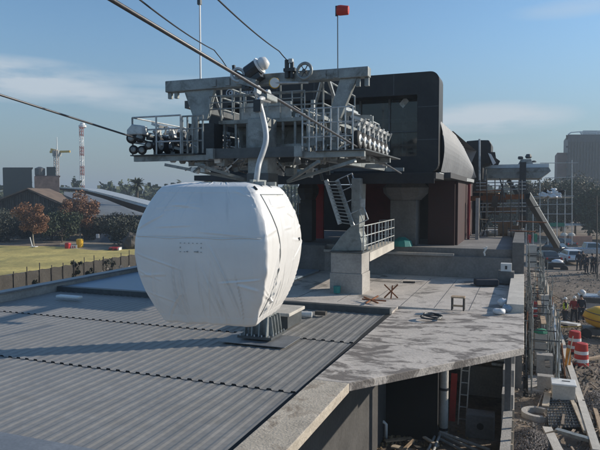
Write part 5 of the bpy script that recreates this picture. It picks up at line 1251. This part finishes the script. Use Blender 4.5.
c=lattice(t,82.5,127,195,240,1.0,7,.16); MB().lathe(c+Vector((0,0,-.6)),[(.5,0),(1.5,.5),(1.5,1.3),(1.0,1.5),(.9,2.2),(.3,2.4)],12).build('head','white_paint',t)
t=thing('tower_crane','shorter lattice tower with a yellow arm head left of the radio mast','crane',P(57,195,D=230))
c=lattice(t,57,150,195,230,1.2,7,.17,'mast_pale','mast_pale'); mb=MB(); mb.bar(P(50,152,D=230),P(70,151.5,D=230),.7,.8); mb.bar(P(51,149.5,D=230),P(57,151,D=230),.9,.9); mb.build('arm','yellow',t); mb=MB(); mb.box(P(57,153.5,D=230),(2.6,2,2.2)); mb.build('cab','steel',t); MB().tube(c,P(56.8,137,D=230),.2,.1).build('tip_mast','steel_light',t)
t=thing('hall_with_wing_roof','long grey hall with a sweeping wing shaped roof edge left of the cabin','building',P(110,222,D=85))
MB().prism([P(64,215,D=112),P(152,223,D=112),P(152,209,D=128),P(100,195.5,D=134),P(64,192.5,D=134)],(0,0,.2)).build('sloped_roof','shed_roof',t)
mb=MB(); vbox(mb,64,170,215.5,234,113,14); mb.build('wall','soffit',t)
top_=[(60,187.2),(82,188.5),(105,194),(130,200.5),(160,208.5),(190,216)]; bot_=[(60,190),(82,192.5),(105,199),(130,209),(150,215),(190,225)]
mb=MB()
def wing(u,v):
    k=u*(len(top_)-1); i=min(int(k),len(top_)-2); f=k-i; D_=112-22*u
    a=Vector(top_[i]).lerp(Vector(top_[i+1]),f); c=Vector(bot_[i]).lerp(Vector(bot_[i+1]),f)
    # section: front edge top -> front lower edge (fascia), lower face returns behind
    if v<.34: x=a.lerp(c,.30*v/.33); return P(x.x,x.y,D=D_)
    x=a.lerp(c,.30+.70*(v-.34)/.66); return P(x.x,x.y,D=D_+5*(v-.34)/.66)
g1=MB(); g1.grid(lambda u,v: wing(u,v*.33),24,2); 
def back(u,v):
    p=wing(u,0); return p+FH*(10*v)+Vector((0,0,.05))
g1.grid(back,24,2); g1.build('roof_edge','steel_light',t)
g2=MB(); g2.grid(lambda u,v: wing(u,.345+v*.655),24,4); g2.build('underside','soffit',t)
# tent, car, bin, sign, hay
t=thing('dark_tent','dark low pyramid tent beyond the lawn right of the large autumn tree','tent',P(108,243,D=92))
q=P(104,232,D=92); cs=[P(90,243,D=90),P(118,243,D=90),P(122,242.5,D=95),P(93,242.5,D=95)]; mb=MB(); mb.add(cs+[q],[(0,1,4),(1,2,4),(2,3,4),(3,0,4)]); mb.build('canopy','steel_dark',t)
mb=MB(); vbox(mb,96,99,234,238,89.9,.1); mb.build('pale_flap','tarp',t)
def cposl(x,y,z=1.0): p=P(x,y,Z=z); return p
t=thing('red_van','small red van with a white rear end parked beyond the lawn','van',cposl(113,252)); p=cposl(113,252)
mb=MB(); vbox(mb,108.5,117.5,247.6,251.5,(p-CAMP).dot(FW),1.6); mb.build('body','car_red',t,bevel=.1); mb=MB(); vbox(mb,117.6,119,247.8,251.6,(p-CAMP).dot(FW)+.1,1.4); mb.build('rear_door','white_paint',t)
for x in (110,116): MB().lathe(P(x,251.6,D=(p-CAMP).dot(FW)-.02),[(.05,0),(.32,0),(.32,.2),(.05,.2)],12,-FH).build('wheel','rubber',t)
mb=MB(); vbox(mb,109.5,112.5,248.2,249.5,(p-CAMP).dot(FW)-.03,.02); mb.build('window','glass',t)
p=cposl(80,249); t=thing('yellow_bin','yellow round bin at the foot of the large autumn tree','bin',p); MB().lathe(p,[(.42,0),(.48,1.2),(.48,1.25)],14).build('body','yellow',t); MB().lathe(p+Vector((0,0,1.255)),[(.5,0),(.5,.08),(.3,.16)],14).build('lid','yellow',t)
p=cposl(73,250); t=thing('road_sign_board','small white board with red marks standing beside the yellow bin','sign',p); D_=(p-CAMP).dot(FW)
mb=MB(); vbox(mb,70.5,77,245,248.8,D_,.06); mb.build('board','white_paint',t); mb=MB(); vbox(mb,72.2,73.2,246,248,D_-.02,.018); vbox(mb,74.2,75.2,246,248,D_-.02,.018); mb.build('mark','red',t); mb=MB(); vbox(mb,71,71.4,248.8,250,D_,.05); vbox(mb,76,76.4,248.8,250,D_,.05); mb.build('leg','steel',t)
p=cposl(68,250); tag(MB().box(p+Vector((0,0,.5)),(.7,.6,1.0)).build('red_barrel','car_red',origin=p,bevel=.15),'small red container left of the white board','container')
p=cposl(33,249); t=thing('white_stand','thin white stand at the foot of the smaller autumn tree','stand',p); MB().tube(p,p+Vector((-.5,0,1.6)),.06).build('post','white_paint',t); MB().box(p+Vector((.2,0,.35)),(.9,.5,.07)).build('shelf','white_paint',t)
p=P(132,250,Z=1.0); mb=MB(); 
def hay(u,v):
    th=2*math.pi*u; ph=math.pi*v; d=Vector((math.sin(ph)*math.cos(th)*1.2,math.sin(ph)*math.sin(th)*1.1,math.cos(ph)*1.4)); return p+Vector((0,0,.9))+d*(1+.3*noise.noise(d*1.6))
mb.grid(hay,24,14); tag(mb.build('soil_mound','wood_dark',origin=p),'dark brown mound beside the wrapped cabin at the end of the lawn','mound')
mat('net', (0.060, 0.054, 0.046), 0.9, 0, 0.3, 0.8, bump=0.4, bscale=6, fine=0.2)
# net fence along the road
f0=P(-15,300,Z=1.0); f1=P(140,262,Z=1.0); f0=P(-15,303,Z=1.0); f1=P(152,268,Z=1.0); f0=f0+(f0-f1)*.5
t=thing('net_fence','low dark shade net fence on thin posts between the roof parapet and the lawn','fence',f0)
N_=24
for i in range(N_+1):
    c=f0.lerp(f1,i/N_); MB().tube(c,c+Vector((0,0,1.75+.5*r5.random())),.035,n=6).build('post','wood_dark',t)
def net(u,v):
    c=f0.lerp(f1,u); c.z+= .05+v*(1.62+.05*math.sin(u*N_*math.pi*2)); n_=Vector((f1.y-f0.y,f0.x-f1.x,0)).normalized(); return c-n_*(.06+.05*noise.noise((u*30,v*2,3)))
g_=MB().grid(net,96,5).build('shade_net','net',t); g_.modifiers.new('thick','SOLIDIFY').thickness=.012
for i,(x,y,h,r_) in enumerate(((76,284,2.2,.5),(31,292,1.4,.5),(90,281,1.2,.45),(108,277,1.6,.8))):
    p=P(x,y,Z=1.0); tree('small_bush',('dark upright bush by the fence, tallest of the roadside bushes','low dark bush behind the white offcut side of the parapet','small bush right of the tall upright roadside bush','wide bush with pale rubble by the flat blue roof')[i],'bush',p,h,r_,1,'leaf_dark',420,.11,90+i,.05,'bark',.1,'bushes on the roadside',8)
p=P(64,286,Z=1.05); mb=MB(); mb.bar(p-RT*1.1,p+RT*1.1,.3,.25); tag(mb.build('brown_beam','rust',origin=p),'reddish beam lying behind the corner of the roof parapet','beam')
p=P(112,276,Z=1.1); mb=MB()
for i in range(60): stone(p+Vector((r5.gauss(0,1.3),r5.gauss(0,.8),r5.uniform(0,.8))),r5.uniform(.1,.3))
stuff(tag(mb.build('rubble_pile','rock'),'pale rubble pile by the road behind the flat blue roof','rubble'))

# ------------------------------------------------------------------ tower block and street on the right
t=thing('tower_block','tall hazy grey tower block with vertical window strips and a rooftop frame','building',P(580,230,D=210))
D=210; mb=MB(); vbox(mb,566,640,135,236,D,26,AXIS); mb.build('core','tower_wall',t)
mb=MB(); vbox(mb,555.5,565.9,153,236,D+4,18,AXIS); mb.build('side_wing','brick_dark',t)
for k in range(24):
    x=566.8+k*3.0; mb=MB(); vbox(mb,x,x+1.7,142,233,D-.35,.3,AXIS); mb.build('window_strip','tower_glass',t)
mb=MB()
for k in range(12): vbox(mb,565.9,640,146+k*7.4,147.6+k*7.4,D-.6,.55,AXIS)
mb.build('floor_band','tower_wall',t)
mb=MB(); vbox(mb,566,640,135,139.5,D-.8,.75,AXIS); mb.build('parapet','tower_glass',t)
mb=MB(); a=P(567,135,D=D); 
for (x0,y0,x1,y1) in ((568,134.5,571,132.5),(571,132.5,580,131.8),(580,131.8,582,134.8),(580,131.8,596,132.5),(596,132.5,597,135),(597,131.5,620,131)): mb.bar(P(x0,y0,D=D+1),P(x1,y1,D=D+1),.35)
mb.build('rooftop_frame','white_paint',t)
mb=MB(); vbox(mb,583,600,130.5,134.5,D+6,6,AXIS); mb.build('roof_house','steel_light',t)
t=thing('brick_boundary_wall','low red brick wall behind the parked cars with pale pillar caps','wall',P(580,245,D=84))
mb=MB(); vbox(mb,563,592,236,248,84,.4); mb.build('wall','brick',t)
for x in (564,571.5): mb=MB(); vbox(mb,x-3,x+3,236,249,83.5,.8); mb.build('pillar','brick',t); MB().lathe(P(x,235.8,D=83.9),[(.5,0),(.48,.25),(.2,.42)],10).build('cap','concrete_pale',t)
t=thing('street_canopy','green street canopy on thin posts before the trees','canopy',P(560,235,D=95))
mb=MB(); vbox(mb,545,565,223,226.5,95,3); mb.build('awning','green_cloth',t); mb=MB(); vbox(mb,565.1,590,224,225.6,95,3); mb.build('white_edge','white_paint',t)
for x in (547,563,588): mb=MB(); vbox(mb,x-.3,x+.3,226.5,248,95.5,.15); mb.build('post','steel',t)
for i,(x,y,m,lab) in enumerate(((530,239,'red','red rag post by the end of the deck wall'),(536,238,'green_cloth','green rag post by the end of the deck wall'))):
    D_=56; p=P(x,245,D=D_); mb=MB(); vbox(mb,x-1.2,x+1.2,y-4,y+4,D_,.3); tag(mb.build('rag_post',m,origin=p),lab,'post')

# ------------------------------------------------------------------ haze
HAZE=0.0009
hm=bpy.data.materials.new('haze_air'); n=nt(hm); o_=n.nodes.new('ShaderNodeOutputMaterial'); v_=n.nodes.new('ShaderNodeVolumePrincipled'); n.links.new(v_.outputs[0],o_.inputs['Volume'])
v_.inputs['Color'].default_value=(.60,.70,.80,1); v_.inputs['Density'].default_value=HAZE; v_.inputs['Anisotropy'].default_value=.2
M['haze_air']=hm
stuff(tag(MB().bx(-3100,3100,-400,3600,-1.6,48).build('haze','haze_air'),'pale morning haze over the whole place','haze'))
scene.cycles.volume_bounces=0
